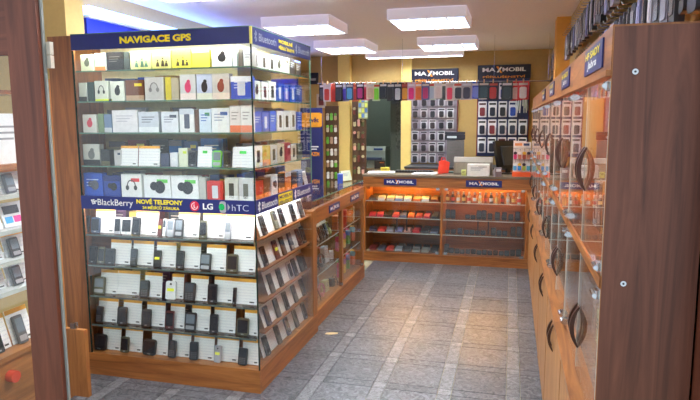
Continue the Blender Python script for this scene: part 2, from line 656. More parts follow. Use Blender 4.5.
def phone(w, h, c, style=0, name='phone'):
    o = slab(w, h, 0.013, min(w, h) * 0.16, col(c, 0.3), name)
    if style == 0:      # candy bar with keys
        slab(w * 0.78, h * 0.42, 0.001, w * 0.04, col((60, 66, 74), 0.15), 'screen', o, -0.001, 0, h * 0.50)
        k = MB()
        for r in range(4):
            for q in range(3):
                cx, cz = (q - 1) * w * 0.26, h * (0.08 + 0.095 * r)
                k.box(cx - w * 0.10, cx + w * 0.10, -0.0015, 0, cz, cz + h * 0.06)
        tag(k.build('keypad', col(tuple(min(255, v + 55) for v in c), 0.4), o), kind='stuff')
    elif style == 1:    # touch phone
        slab(w * 0.84, h * 0.72, 0.001, w * 0.04, col((34, 38, 46), 0.1), 'screen', o, -0.001, 0, h * 0.16)
        slab(w * 0.26, h * 0.05, 0.0015, w * 0.05, SILVER, 'button', o, -0.0015, 0, h * 0.06)
    elif style == 2:    # slider, bright screen
        slab(w * 0.8, h * 0.5, 0.001, w * 0.04, col((120, 130, 140), 0.15), 'screen', o, -0.001, 0, h * 0.40)
        slab(w * 0.8, h * 0.2, 0.0015, w * 0.08, SILVER, 'keypad', o, -0.0015, 0, h * 0.08)
    elif style == 3:    # coloured back, camera and sticker
        slab(w * 0.7, h * 0.16, 0.0015, w * 0.03, col((236, 240, 60), 0.5), 'sticker', o, -0.0015, 0, h * 0.45)
        slab(w * 0.2, w * 0.2, 0.002, w * 0.09, BLACK, 'camera_lens', o, -0.002, 0, h * 0.78)
    return o


def price_card(w, h, top=True, mat=None, name='price_card'):
    o = MB().box(-w / 2, w / 2, 0, 0.003, 0, h).build(name, mat or PAPER)
    if top:
        MB().box(-w / 2, w / 2, -0.0012, 0.0, h * 0.87, h).build('top_strip', ORANGE, o)
        MB().box(w * 0.22, w * 0.40, -0.0008, 0.0, h * 0.07, h * 0.12).build('price_print', DGREY, o)
    return o


def motif(o, kind, w, h, c, y=-0.0015):
    m = col(c, 0.4)
    if kind == 'figure':
        MB().prism(disc(0, h * 0.5, w * 0.20, h * 0.22), y, 0).build('picture', m, o)
        MB().prism(disc(w * 0.05, h * 0.72, w * 0.11), y, 0).build('picture', m, o)
    elif kind == 'bar':
        slab(w * 0.36, h * 0.62, -y, w * 0.05, m, 'picture', o, y, 0, h * 0.16)
    elif kind == 'band':
        MB().box(-w / 2, w / 2, y, 0, 0, h * 0.26).build('colour_band', m, o)
    elif kind == 'topband':
        MB().box(-w / 2, w / 2, y, 0, h * 0.76, h).build('colour_band', m, o)
    elif kind == 'discs':
        MB().prism(disc(-w * 0.12, h * 0.56, w * 0.15), y, 0).build('picture', m, o)
        MB().prism(disc(w * 0.10, h * 0.52, w * 0.20, w * 0.22), y * 2, 0).build('picture', m, o)
    elif kind == 'headset':
        k = 14
        out = [(w * 0.22 * math.cos(math.pi * i / k), h * 0.52 + h * 0.26 * math.sin(math.pi * i / k)) for i in range(k + 1)]
        inn = [(w * 0.18 * math.cos(math.pi * i / k), h * 0.52 + h * 0.22 * math.sin(math.pi * i / k)) for i in range(k + 1)]
        MB().strip(out, inn, y, 0, 'y').build('picture', m, o)
        MB().prism(disc(-w * 0.20, h * 0.46, w * 0.08, h * 0.10), y * 1.5, 0).build('picture', m, o)
        MB().prism(disc(w * 0.20, h * 0.46, w * 0.08, h * 0.10), y * 1.5, 0).build('picture', m, o)
    elif kind == 'lines':
        for q in range(3):
            MB().box(-w * 0.34, w * 0.30 - q * w * 0.1, y, 0, h * (0.72 - 0.12 * q), h * (0.76 - 0.12 * q)).build('print_line', m, o)
    elif kind == 'label':
        MB().box(w * 0.0, w * 0.40, y, 0, h * 0.70, h * 0.84).build('sticker', m, o)
    elif kind == 'people':
        for dx, s in ((-0.2, 0.9), (0.08, 1.1), (0.28, 0.8)):
            MB().prism([(w * (dx - 0.09), h * 0.14), (w * (dx + 0.09), h * 0.14), (w * (dx + 0.05), h * 0.42 * s), (w * (dx - 0.05), h * 0.42 * s)], y, 0).build('picture', m, o)
            MB().prism(disc(w * dx, h * 0.50 * s, w * 0.045, None, 10), y, 0).build('picture', m, o)


def product_box(w, h, d, c, motifs=(), name='product_box', rough=0.4):
    b = 0.0015
    o = MB().prism(rrect(w, h, b, 1, 0, h / 2), 0, d).build(name, col(c, rough))
    for k, mc in motifs:
        motif(o, k, w, h, mc)
    return o


def blister(w, h, c, pc, name='blister_pack', hook=True, prod=0.55, hook_len=0.06, head=None):
    """hanging card with a product bubble; hangs from z = 0 downwards"""
    o = MB().prism(rrect(w, h, w * 0.06, 2, 0, -h / 2 - 0.012), 0, 0.003).build(name, col(c, 0.4))
    slab(w * 0.62, h * prod, 0.014, w * 0.16, col(pc, 0.3), 'product', o, -0.014, 0, -h * 0.93 - 0.012)
    MB().box(-w * 0.4, w * 0.4, -0.001, 0, -h * 0.22 - 0.012, -h * 0.10 - 0.012).build('header_print', col(head or tuple(int(v * 0.6) for v in pc), 0.4), o)
    if hook:
        MB().tube([(0, 0.02, 0.0), (0, -hook_len + 0.02, 0.0), (0, -hook_len + 0.015, 0.012)], 0.0022, 6).build('hook', CHROME, o)
    return o


def put(o, x, y, z, rz=0.0, lean=0.0, roll=0.0, t=0.013):
    o.rotation_euler = (-lean, roll, rz)
    o.location = (x, y, z + t * math.sin(abs(lean)) + abs(roll) * 0.02 + 0.0005)
    return o


# ------------------------------------------------------------------ tall glass cabinet
CX0, CX1, CY0, CY1 = -2.54, -1.387, 3.106, 4.11
t = empty('tall_display_cabinet', (-1.96, 3.6, 0))
tag(t, 'tall glass corner cabinet with navy signs and wooden plinth full of phones', 'display cabinet')
CAB = t
P = lambda name, mb, mat: mb.build(name, mat, CAB, world=True)
P('plinth', MB().box(-2.70, CX1 + 0.004, CY0 - 0.004, CY0 + 0.02, 0, 0.142), W_CAB)
P('plinth', MB().box(CX1 - 0.02, CX1 + 0.004, CY0 + 0.02, 4.20, 0, 0.142), W_CABY)
P('base_board', MB().box(-2.70, CX1 - 0.02, CY0 + 0.02, 4.20, 0.10, 0.140), W_CAB)
P('side_stile', MB().box(-2.704, CX0, CY0 - 0.004, CY0 + 0.03, 0.142, 2.10), W_STILE)
P('side_panel', MB().box(-2.704, -2.684, CY0 + 0.03, 4.20, 0.142, 2.10), W_STILE)
P('rear_post', MB().box(CX1 - 0.05, CX1 + 0.002, CY1, CY1 + 0.09, 0.142, 0.935), W_CABZ)
P('top_board', MB().box(-2.684, CX1 - 0.02, CY0 + 0.03, 4.20, 2.075, 2.095), plain('white_board', (228, 230, 226), 0.5))
# backs: cream above, wood below
P('back_panel', MB().box(-2.684, -1.70, 3.56, 3.575, 1.13, 2.075), plain('cream_board', (220, 208, 168), 0.6))
P('back_panel', MB().box(-1.70, -1.685, 3.56, 4.11, 1.13, 2.075), plain('cream_board', (220, 208, 168), 0.6))
P('back_panel', MB().box(-2.684, -1.62, 3.36, 3.375, 0.14, 1.06), W_BACK)
P('back_panel', MB().box(-1.62, -1.605, 3.36, 4.11, 0.14, 1.06), W_CABZ)
P('middle_board', MB().box(-2.684, CX1 - 0.016, CY0 + 0.016, 4.11, 1.100, 1.125), plain('white_board', (228, 230, 226), 0.5))
# glass
g = 0.006
for z0, z1 in ((0.142, 1.066), (1.146, 2.015)):
    P('glass_pane', MB().box(CX0, CX1 - g, CY0, CY0 + g, z0, z1), GLASS)
    P('glass_pane', MB().box(CX1 - g, CX1, CY0, CY1, z0, z1), GLASS)
P('glass_edge', MB().box(CX1 - 0.004, CX1 + 0.003, CY0 - 0.003, CY0 + 0.004, 0.142, 2.012), plain('dark_glass_edge', (24, 44, 40), 0.25))
P('glass_edge', MB().box(CX0 - 0.001, CX0 + 0.008, CY0 - 0.002, CY0 + 0.006, 0.142, 2.012), plain('dark_glass_edge', (24, 44, 40), 0.25))
P('glass_edge', MB().box(CX1 - 0.004, CX1 + 0.002, CY1 - 0.006, CY1, 1.146, 2.012), GLASS_EDGE)
UPZ = [1.895, 1.716, 1.530, 1.330]
LOZ = [0.905, 0.711, 0.514, 0.326]
for z in UPZ:
    P('glass_shelf', MB().box(CX0 + 0.01, CX1 - 0.012, CY0 + 0.012, 3.555, z - 0.008, z), GLASS_SHELF)
    P('glass_shelf', MB().box(-1.684, CX1 - 0.012, 3.557, CY1 - 0.005, z - 0.008, z), GLASS_SHELF)
    P('shelf_edge', MB().box(CX0 + 0.01, CX1 - 0.012, CY0 + 0.009, CY0 + 0.012, z - 0.008, z), GLASS_EDGE)
    P('shelf_edge', MB().box(CX1 - 0.012, CX1 - 0.009, CY0 + 0.012, CY1 - 0.005, z - 0.008, z), GLASS_EDGE)
for z in LOZ:
    P('glass_shelf', MB().box(CX0 + 0.01, -1.62, CY0 + 0.012, 3.355, z - 0.010, z), GLASS_SHELF)
    P('shelf_edge', MB().box(CX0 + 0.01, CX1 - 0.02, CY0 + 0.009, CY0 + 0.012, z - 0.010, z), plain('dull_shelf_edge', (92, 104, 100), 0.3))
    P('wood_shelf', MB().box(-1.604, CX1 - 0.02, CY0 + 0.14, CY1 - 0.005, z - 0.012, z), W_CABY)
    P('glass_shelf', MB().box(-1.62, CX1 - 0.02, CY0 + 0.012, CY0 + 0.14, z - 0.010, z), GLASS_SHELF)
# fluorescent tubes behind the two sign bands
for z, TUBE in ((2.045, glow('upper_cabinet_tube', (1.0, 1.0, 0.86), TUBE_COOL)), (1.078, glow('lower_cabinet_tube', (1.0, 0.98, 0.92), TUBE_COOL * 0.45))):
    P('light_tube', MB().tube([(CX0 + 0.03, CY0 + 0.021, z), (CX1 - 0.05, CY0 + 0.021, z)], 0.009, 8), TUBE)
    P('light_tube', MB().tube([(CX1 - 0.021, CY0 + 0.05, z), (CX1 - 0.021, CY1 - 0.03, z)], 0.009, 8), TUBE)

# sign bands
wF = CX1 - CX0
s = sign_panel(CAB, (CX0, CY0 - 0.004, 2.015), 0, wF, 0.088)
lettering('NAVIGACE GPS', 0.335, 0.795, 0.026, 0.066, YEL, s, bold=0.05)
s = sign_panel(CAB, (CX1 + 0.004, CY0, 2.015), math.pi / 2, CY1 - CY0, 0.088)
GREYL = plain('grey_letter', (150, 156, 172), 0.4)
bluetooth_mark(0.055, 0.044, 0.058, GREYL, s)
lettering('Bluetooth', 0.10, 0.36, 0.022, 0.066, GREYL, s, bold=0.01)
for z0, z1, x1, tx in ((0.048, 0.076, 0.64, 'MOBILN\u00cd'), (0.012, 0.038, 0.67, 'P\u0158\u00cdSLU\u0160ENSTV\u00cd')):
    lettering(tx, 0.40, x1, z0, z1, YEL, s, bold=0.03)
bluetooth_mark(0.71, 0.044, 0.058, GREYL, s)
lettering('Bluetooth', 0.75, 0.97, 0.022, 0.066, GREYL, s, bold=0.01)
P('corner_trim', MB().box(CX1 - 0.004, CX1 + 0.008, CY0 - 0.008, CY0 + 0.004, 2.012, 2.104), plain('bright_trim', (250, 240, 120), 0.4))
P('top_trim', MB().box(CX0, CX1, CY0 - 0.006, CY0 + 0.010, 2.103, 2.108), GLASS_EDGE)
P('top_trim', MB().box(CX1 - 0.010, CX1 + 0.006, CY0, CY1, 2.103, 2.108), GLASS_EDGE)
s = sign_panel(CAB, (CX0, CY0 - 0.004, 1.066), 0, wF, 0.080)
WL = WHITE
mb = MB()
for (dx, dz) in ((0, 0.018), (0.013, 0.020), (0.004, 0.008), (0.017, 0.010), (0.030, 0.014), (0.008, -0.002), (0.021, 0.001)):
    cx, cz = 0.078 + dx, 0.036 + dz
    mb.prism([(cx - 0.005, cz - 0.004), (cx + 0.004, cz - 0.004), (cx + 0.007, cz), (cx + 0.005, cz + 0.004), (cx - 0.004, cz + 0.004)], -0.0018, -0.0008)
mb.build('emblem', WL, s)
lettering('BlackBerry', 0.120, 0.365, 0.014, 0.064, WL, s, bold=0.0)
lettering('NOV\u00c9 TELEFONY', 0.390, 0.700, 0.042, 0.076, YEL, s, bold=0.035)
lettering('24 M\u011aS\u00cdC\u016e Z\u00c1RUKA', 0.430, 0.675, 0.012, 0.036, YEL, s, bold=0.03)
MB().prism(disc(0.775, 0.040, 0.030, None, 24), -0.0018, -0.0008).build('emblem', plain('crimson', (205, 26, 60), 0.35), s)
out = [(0.775 + 0.021 * math.cos(a), 0.040 + 0.021 * math.sin(a)) for a in [math.radians(80 + 280 * i / 20) for i in range(21)]]
inn = [(0.775 + 0.017 * math.cos(a), 0.040 + 0.017 * math.sin(a)) for a in [math.radians(80 + 280 * i / 20) for i in range(21)]]
MB().strip(out, inn, -0.0026, -0.0018, 'y').box(0.770, 0.774, -0.0026, -0.0018, 0.034, 0.050).box(0.770, 0.780, -0.0026, -0.0018, 0.031, 0.035).build('emblem', WL, s)
lettering('LG', 0.828, 0.893, 0.022, 0.058, WL, s, bold=0.03)
MB().prism(rrect(0.040, 0.066, 0.012, 3, 0.955, 0.040), -0.0018, -0.0008).build('emblem', SILVER, s)
MB().prism(disc(0.948, 0.040, 0.018, 0.020, 18), -0.0030, -0.0018).build('emblem', plain('leaf_green', (30, 170, 90), 0.2), s)
MB().prism([(0.985, 0.020), (1.000, 0.040), (0.985, 0.060)], -0.0018, -0.0008).build('emblem', SILVER, s)
lettering('hTC', 1.012, 1.115, 0.020, 0.056, plain('letter_silver', (196, 202, 214), 0.35), s, bold=-0.008)
s = sign_panel(CAB, (CX1 + 0.004, CY0, 1.066), math.pi / 2, CY1 - CY0, 0.080)
for k in (0.0, 0.60):
    bluetooth_mark(0.045 + k, 0.040, 0.056, WL, s)
    lettering('Bluetooth', 0.085 + k, 0.320 + k * 1.05, 0.020, 0.062, WL, s, bold=0.0)
for z0, z1, tx in ((0.044, 0.070, 'MOBILN\u00cd'), (0.010, 0.036, 'P\u0158\u00cdSLU\u0160ENSTV\u00cd')):
    MB().box(0.345, 0.590, -0.0010, 0.0, z0 - 0.003, z1 + 0.003).build('yellow_bar', YEL, s)
    lettering(tx, 0.355, 0.580, z0, z1, NAVY, s, -0.0022, bold=0.02)

# ---- goods in the upper front shelves: (px left, px right, height, colour, motifs, depth)
W_, K_, GY = (238, 238, 234), (26, 26, 28), (150, 150, 152)
BL, DBL, YG, OR, RD = (36, 84, 190), (22, 48, 130), (236, 226, 110), (232, 140, 50), (196, 40, 44)
FRONT_UP = [
    (1.895, 60, [(79, 92, .100, (206, 220, 188), [('figure', (92, 104, 78))]), (93, 104, .105, (220, 228, 236), [('band', (236, 130, 60)), ('lines', (60, 110, 200))]),
                 (105, 122, .108, K_, [('lines', (110, 106, 100))]), (123, 128.5, .105, (66, 74, 70), []), (129.5, 150, .108, (226, 230, 160), [('people', (90, 130, 110))]),
                 (151, 170, .108, (228, 226, 140), [('people', (70, 60, 40))]), (171, 190, .110, (240, 228, 90), [('people', (74, 66, 40))]), (191, 209, .110, (242, 230, 84), [('topband', (250, 240, 140))]),
                 (210.5, 231, .108, (226, 226, 218), [('figure', K_)]), (232, 236, .104, (214, 232, 220), []), (237, 241.5, .100, (96, 92, 84), []), (242, 252, .104, (226, 228, 226), [('lines', GY)])]),
    (1.716, 92, [(78, 86, .104, (214, 220, 208), [('band', (50, 56, 52))]), (86.5, 93, .106, (44, 66, 60), []), (94, 107, .112, (222, 224, 214), [('headset', (60, 62, 60))]),
                 (109, 123, .108, (232, 234, 222), [('figure', (40, 40, 40))]), (124, 143, .112, (112, 66, 44), [('label', (240, 216, 50)), ('band', (190, 160, 130))]),
                 (144, 163, .124, (208, 204, 202), [('headset', (140, 138, 138))]), (164, 170, .122, (226, 206, 80), []), (170.5, 178, .118, (188, 176, 152), []),
                 (179, 195, .134, (206, 204, 204), [('figure', (214, 70, 110)), ('band', (236, 220, 214))]), (195.5, 211, .134, (198, 204, 226), [('figure', (44, 40, 42)), ('band', (230, 228, 210))]),
                 (211.5, 229, .134, (206, 198, 192), [('figure', (140, 40, 40)), ('band', (232, 214, 200))]), (230, 251, .118, BL, [('topband', (240, 240, 244)), ('bar', (216, 218, 222)), ('lines', (200, 214, 240))])]),
    (1.530, 122, [(81, 95, .100, (226, 224, 216), [('figure', (210, 70, 90))]), (96, 102, .104, (126, 148, 110), []), (103, 110.5, .100, (118, 138, 168), [('band', (208, 210, 214))]),
                  (111.5, 137, .122, (236, 232, 234), [('lines', (200, 196, 204))]), (138, 158, .112, (206, 210, 220), [('lines', (120, 124, 136)), ('band', (232, 234, 238))]),
                  (160, 177, .112, (228, 230, 236), [('label', (70, 76, 90)), ('lines', (150, 152, 170))]), (178, 193, .126, (238, 238, 236), [('bar', (86, 90, 110)), ('topband', (210, 214, 224))]),
                  (193.5, 197.5, .122, (96, 60, 40), []), (198, 210, .124, (216, 228, 240), [('lines', (60, 110, 190)), ('label', (70, 140, 90))]), (210.5, 228, .128, (242, 242, 240), [('label', (70, 110, 180)), ('lines', (160, 170, 190))]),
                  (229, 240, .140, (238, 228, 220), [('lines', (170, 160, 150)), ('band', (236, 130, 90))]), (240.5, 251.5, .140, (240, 234, 226), [('lines', (170, 160, 150)), ('band', (236, 130, 90))])]),
    (1.330, 155, [(82, 98, .118, (200, 200, 190), [('band', K_), ('figure', (120, 124, 120))]), (99, 108, .088, (38, 40, 40), [('band', (96, 92, 60))]), (113, 120, .085, (190, 188, 186), [('label', (50, 60, 80))]),
                  'C120-137', 'C138-159', (160, 168, .070, (70, 76, 100), []), (169, 177, .074, (226, 228, 232), [('discs', (240, 240, 240))]), (178, 187, .100, (222, 228, 200), [('label', (210, 230, 60))]),
                  'P188-196', 'G197-211', 'P212-221g', 'P223-231', 'G232-252']),
    (1.127, 185, [(83, 102, .142, BL, [('discs', (90, 92, 104)), ('lines', (180, 200, 236))]), (103, 119, .128, (30, 62, 150), [('discs', (22, 22, 26)), ('topband', (26, 44, 110))]),
                  (120.5, 141, .140, W_, [('headset', (60, 60, 62)), ('label', (220, 60, 60))]), (143, 169, .136, (242, 242, 240), [('discs', (46, 48, 56)), ('label', (110, 210, 90))]),
                  (170, 197, .136, (242, 242, 240), [('discs', (46, 48, 56)), ('label', (110, 210, 90))]), (198, 205, .130, (190, 190, 180), []), (206, 222, .112, (206, 50, 46), [('bar', (220, 222, 226))]),
                  (223, 237, .130, (214, 212, 200), [('bar', (66, 68, 60)), ('band', W_)]), (238, 252, .130, (206, 206, 204), [('bar', (96, 92, 74)), ('band', W_)])]),
]
UPNAME = ['top shelf', 'second shelf from top', 'third shelf from top', 'fourth shelf from top', 'shelf just above the middle sign']
GREENLAB = (70, 214, 80)


def px_x(px, py, Y):
    return on_y(px, py, Y).x


def upper_items(z, py, items, loc, rz=0.0, conv=None, group='boxed goods in the tall cabinet'):
    n = {'box': 0, 'card': 0, 'phone': 0}
    for it in items:
        if isinstance(it, str):
            a, b = it[1:].rstrip('g').split('-')
            a, b = float(a), float(b)
            x0, x1 = px_x(a, py, CY0 + .05), px_x(b, py, CY0 + .05)
            w = x1 - x0
            if it[0] in 'CG':
                o = price_card(w, .120 if it[0] == 'C' else .118, it[0] == 'C')
                if it[0] == 'G':
                    MB().box(-w * .15, w * .18, -.0015, 0, .078, .094).build('sticker', col(GREENLAB, .4), o)
                put(o, (x0 + x1) / 2, CY0 + .05, z, 0, .14, t=.003)
                tag(o, 'white price card, %s card from left on the %s' % (ORD[n['card']], loc), 'price card', group)
                n['card'] += 1
            else:
                c = (110, 200, 80) if it.endswith('g') else (64, 64, 66)
                o = put(phone(w, .094, c, 2 if it.endswith('g') else 1), (x0 + x1) / 2, CY0 + .045, z, 0, .16)
                tag(o, '%s phone, %s phone from left on the %s' % (color_word(c), ORD[n['phone']], loc), 'phone', group)
                n['phone'] += 1
            continue
        a, b, h, c, mo = it
        x0, x1 = px_x(a, py, CY0 + .04), px_x(b, py, CY0 + .04)
        o = product_box(x1 - x0 - .002, h * (1.0 if z > 1.8 else 1.08), .045, c, mo)
        put(o, (x0 + x1) / 2, CY0 + .046 + random.uniform(0, .012), z, random.uniform(-.05, .05), 0)
        tag(o, '%s product box, %s box from left on the %s' % (color_word(c), ORD[n['box']], loc), 'box', group)
        n['box'] += 1


for (z, py, items), loc in zip(FRONT_UP, UPNAME):
    upper_items(z, py, items, loc)
# yellow marker in front on the second shelf
o = MB().tube([(-.055, 0, .006), (.035, 0, .006), (.046, 0, .006), (.055, 0, .006)], [.006, .006, .0045, .002], 8).build('marker_pen', col((226, 240, 60), .4))
MB().tube([(.034, 0, .006), (.050, 0, .006)], .0066, 8).build('cap', BLACK, o)
put(o, px_x(104, 99, CY0 + .026), CY0 + .026, 1.716, .03)
tag(o, 'yellow marker pen lying before boxes on the second shelf from top', 'pen')

# back row behind the front goods
BACKC = [(40, 90, 190), (226, 226, 222), (150, 60, 44), (70, 70, 74), (210, 200, 160), (60, 120, 190), (180, 150, 110), (196, 200, 210), (130, 30, 34), (90, 110, 160)]
for k, z in enumerate(UPZ[1:] + [1.127]):
    x = CX0 + .06
    q = 0
    while x < CX1 - .36:
        w = random.uniform(.07, .15)
        h = random.uniform(.135, .160)
        c = random.choice(BACKC)
        o = product_box(w, h, .06, c, [random.choice((('lines', W_), ('label', YG), ('topband', (120, 120, 130))))])
        put(o, x + w / 2, CY0 + .20 + random.uniform(0, .04), z)
        tag(o, '%s box in the back row, %s from left, %s' % (color_word(c), ORD[q], UPNAME[k + 1]), 'box', 'back row boxes in the tall cabinet')
        x += w + random.uniform(.004, .03)
        q += 1

# ---- lower front shelves: P phone, C price card
LOWER = [
    (.905, 226, 'P84-88k1 P91-99b1 C99-114 P114-120s1 P121-131w1 P131-139k1 C139-157 P157-161r3 P162-165w0 P166-173s2 P174-182k2 C182-198 P199-206o1 C206-224 P224-230s2 C230-253'),
    (.711, 258, 'P88-96k1 P97-104o1 P105-114k1 C114-130 P130-136k0 C136-152 P153-160k3 C160-175 P175-183k1 C183-199 P199-210k2 C210-225 P226-237o1 C237-254'),
    (.514, 288, 'P86-90k1 P93-104o2 C104-117 C117-138 P139-148k0 C148-161 P165-175w3 C175-182 P183-194k0 C194-207 P207-216k1 C217-232 P232-235k1 C235-256'),
    (.326, 318, 'P95-102k0 C102-117 P117-126k1 C126-140 P141-150k1 C150-164 P165-173r1 C173-183 P184-195k2 C195-209 P209-217k1 C217-234 P236-248o1 C248-257'),
    (.142, 345, 'P92-106k1 C106-120 P120-128o1 C128-141 P142-155k1 C155-167 P167-175k0 C175-189 P189-197k0 C197-213 P213-220s3 C220-237 P237-246k0 C246-258'),
]
PC = {'k': (40, 40, 44), 'b': (58, 70, 96), 's': (176, 176, 184), 'w': (232, 232, 234), 'r': (96, 40, 40), 'o': (92, 90, 72)}
LONAME = ['first shelf below the middle sign', 'second shelf below the middle sign', 'third shelf below the middle sign', 'fourth shelf below the middle sign', 'bottom shelf above the plinth']
for (z, py, spec), loc in zip(LOWER, LONAME):
    n = {'P': 0, 'C': 0}
    for s_ in spec.split():
        k = s_[0]
        a, b = s_[1:].split('-')
        style = 0
        if k == 'P':
            style, b = int(b[-1]), b[:-1]
            c, b = PC[b[-1]], b[:-1]
        a, b = float(a), float(b)
        if k == 'P':
            x0, x1 = px_x(a, py, CY0 + .045), px_x(b, py, CY0 + .045)
            o = put(phone(max(.018, (x1 - x0) * .96), random.uniform(.098, .112), c, style), (x0 + x1) / 2, CY0 + .040, z, random.uniform(-.12, .12), .20)
            tag(o, '%s phone, %s phone from left on the %s' % (color_word(c), ORD[n['P']], loc), 'phone', 'phones in the lower front of the tall cabinet')
        else:
            x0, x1 = px_x(a, py, CY0 + .07), px_x(b, py, CY0 + .07)
            o = put(price_card(x1 - x0 + .030, .152), (x0 + x1) / 2 - .012, CY0 + .066 + .006 * (n['C'] % 2), z, random.uniform(-.02, .02), .17, t=.003)
            tag(o, 'orange-topped white price card, %s card from left on the %s' % (ORD[n['C']], loc), 'price card', 'price cards in the lower front of the tall cabinet')
        n[k] += 1

# back row in the lower part: dark phone cartons behind the cards
for k, z in enumerate(LOZ):
    for q in range(6):
        x = CX0 + .12 + q * .145 + random.uniform(-.02, .02)
        c = random.choice([(40, 40, 46), (70, 56, 46), (90, 60, 90), (200, 170, 90), (60, 80, 90), (120, 50, 44)])
        o = product_box(random.uniform(.08, .12), random.uniform(.12, .15), .05, c, [('lines', (180, 170, 160))])
        put(o, x, CY0 + .17, z)
        tag(o, '%s carton, %s from left behind price cards, %s' % (color_word(c), ORD[q], LONAME[k]), 'box', 'cartons behind the price cards')

# ---- side, upper shelves (facing the aisle)
SIDE_UP = [
    (1.895, [(W_, 'bar'), (W_, 'bar'), ((226, 226, 220), 'bar'), ((216, 226, 206), 'figure'), ((234, 240, 226), 'label'), ((60, 54, 52), 'lines'), ((84, 70, 60), 'lines')], .105),
    (1.716, [((222, 226, 216), 'figure'), (W_, 'bar'), (W_, 'bar'), (BL, 'bar'), (BL, 'bar'), (BL, 'bar'), ((40, 70, 150), 'lines')], .115),
    (1.530, [(BL, 'lines'), (BL, 'bar'), ((40, 92, 200), 'lines'), (W_, 'bar'), (W_, 'bar'), (W_, 'bar'), (BL, 'lines')], .125),
    (1.330, [(W_, 'bar'), ((196, 170, 60), 'band'), ((190, 192, 196), 'bar'), ((206, 196, 170), 'figure'), ((180, 60, 70), 'label'), ((214, 206, 190), 'bar'), ((70, 80, 70), 'lines')], .110),
    (1.127, [((170, 40, 40), 'band'), ((88, 66, 46), 'band'), ((226, 226, 226), 'discs'), ((60, 46, 34), 'band'), ((230, 130, 40), 'topband'), ((64, 50, 36), 'band'), ((90, 120, 160), 'lines')], .125),
]
for (z, items, h), loc in zip(SIDE_UP, UPNAME):
    n = len(items)
    L = (CY1 - .03) - (CY0 + .13)
    for q, (c, mo) in enumerate(items):
        yy = CY0 + .13 + (q + .5) * L / n
        mc = K_ if sum(c) > 420 else (214, 216, 220)
        if mo == 'band':
            mc = (232, 130, 44)
        o = product_box(L / n - .012, h * random.uniform(.9, 1.08), .05, c, [(mo, mc)])
        put(o, CX1 - .055, yy, z, math.pi / 2 + random.uniform(-.06, .06))
        tag(o, '%s box on aisle side, %s from glass corner, %s' % (color_word(c), ORD[q], loc), 'box', 'boxes on the aisle side of the tall cabinet')
    for q in range(4):
        c = random.choice([(40, 80, 180), (226, 226, 220), (96, 84, 76), (60, 100, 190)])
        o = product_box(.13, h * 1.18, .05, c, [('lines', (200, 206, 214))])
        put(o, CX1 - .17, CY0 + .30 + q * .185, z, math.pi / 2)
        tag(o, '%s back-row box on aisle side, %s from corner, %s' % (color_word(c), ORD[q], loc), 'box', 'back row boxes on the aisle side')

# ---- side, lower shelves: phones leaning on white boards
SIDE_LO = [
    (.905, [(262, 'k', 1), (274, 'o', 0), (281, 'k', 1), (292, 'k', 1), (300, 'k', 0)]),
    (.711, [(263, 'k', 1), (275, 'r', 3), (282, 'k', 0), (290, 'b', 2), (298, 'r', 1), (303, 'k', 1)]),
    (.514, [(270, 'k', 0), (279, 'k', 1), (289, 's', 1), (294, 'b', 1), (300, 'k', 0), (304.5, 'k', 1)]),
    (.326, [(266, 'b', 1), (276, 'k', 0), (285, 'k', 1), (294, 'k', 0), (302, 'k', 1)]),
    (.142, [(265, 'k', 1), (277, 'k', 0), (286.5, 'b', 1), (295, 'k', 0), (303.5, 'k', 1)]),
]
for (z, items), loc in zip(SIDE_LO, LONAME):
    pyy = {.905: 225, .711: 255, .514: 285, .326: 310, .142: 335}[z]
    ys = []
    for q, (px, c, st) in enumerate(items):
        yy = on_x(px, pyy, CX1 - .06).y
        yy = min(max(yy, CY0 + .05), CY1 - .06)
        ys.append(yy)
        o = put(phone(.056, .124, PC[c], st), CX1 - .030, yy, z, math.pi / 2, .30)
        tag(o, '%s phone on aisle side, %s from glass corner, %s' % (color_word(PC[c]), ORD[q], loc), 'phone', 'phones on the aisle side of the tall cabinet')
    for q in range(len(ys)):
        a = ys[q] - .06
        b = ys[q + 1] - .06 if q + 1 < len(ys) else CY1 - .02
        o = put(price_card(b - a - .003, .160, False), CX1 - .046, (a + b) / 2, z, math.pi / 2, .30, t=.003)
        tag(o, 'white card on aisle side, %s from corner, %s' % (ORD[q], loc), 'price card', 'white cards on the aisle side of the tall cabinet')

# ------------------------------------------------------------------ low glass counter along the aisle
SX, SY0, SY1 = -1.417, 4.22, 5.83
t = empty('low_glass_counter', (SX - .25, 5.0, 0))
tag(t, 'low wooden glass-fronted counter beside the tall cabinet', 'counter')
LC = t
P = lambda name, mb, mat: mb.build(name, mat, LC, world=True)
P('plinth', MB().box(SX - .50, SX + .004, SY0, SY1 + .004, 0, .125), W_CABY)
for y0, y1 in ((SY0, SY0 + .075), (5.005, 5.055), (SY1 - .05, SY1)):
    P('post', MB().box(SX - .03, SX, y0, y1, .125, .815), W_CABZ)
P('top_rail', MB().box(SX - .03, SX + .002, SY0, SY1, .815, .93), W_CABY)
P('side_board', MB().box(SX - .50, SX - .03, SY1 - .02, SY1, .125, .93), W_CABZ)
P('side_board', MB().box(SX - .50, SX - .03, SY0, SY0 + .02, .125, .93), W_CABZ)
P('back_board', MB().box(SX - .50, SX - .485, SY0 + .02, SY1 - .02, .125, .93), W_CABY)
P('glass_deck', MB().box(SX - .485, SX - .03, SY0 + .02, SY1 - .02, .920, .928), GLASS_SHELF)
P('glass_top', MB().box(SX - .50, SX - .002, SY0 + .01, SY1 - .005, .990, .997), GLASS_SHELF)
P('glass_edge', MB().box(SX - .004, SX - .001, SY0 + .01, SY1 - .005, .990, .997), GLASS_EDGE)
P('glass_front', MB().box(SX - .010, SX - .004, SY0 + .01, SY1 - .005, .931, .990), GLASS)
P('glass_side', MB().box(SX - .50, SX - .01, SY1 - .011, SY1 - .005, .931, .990), GLASS)
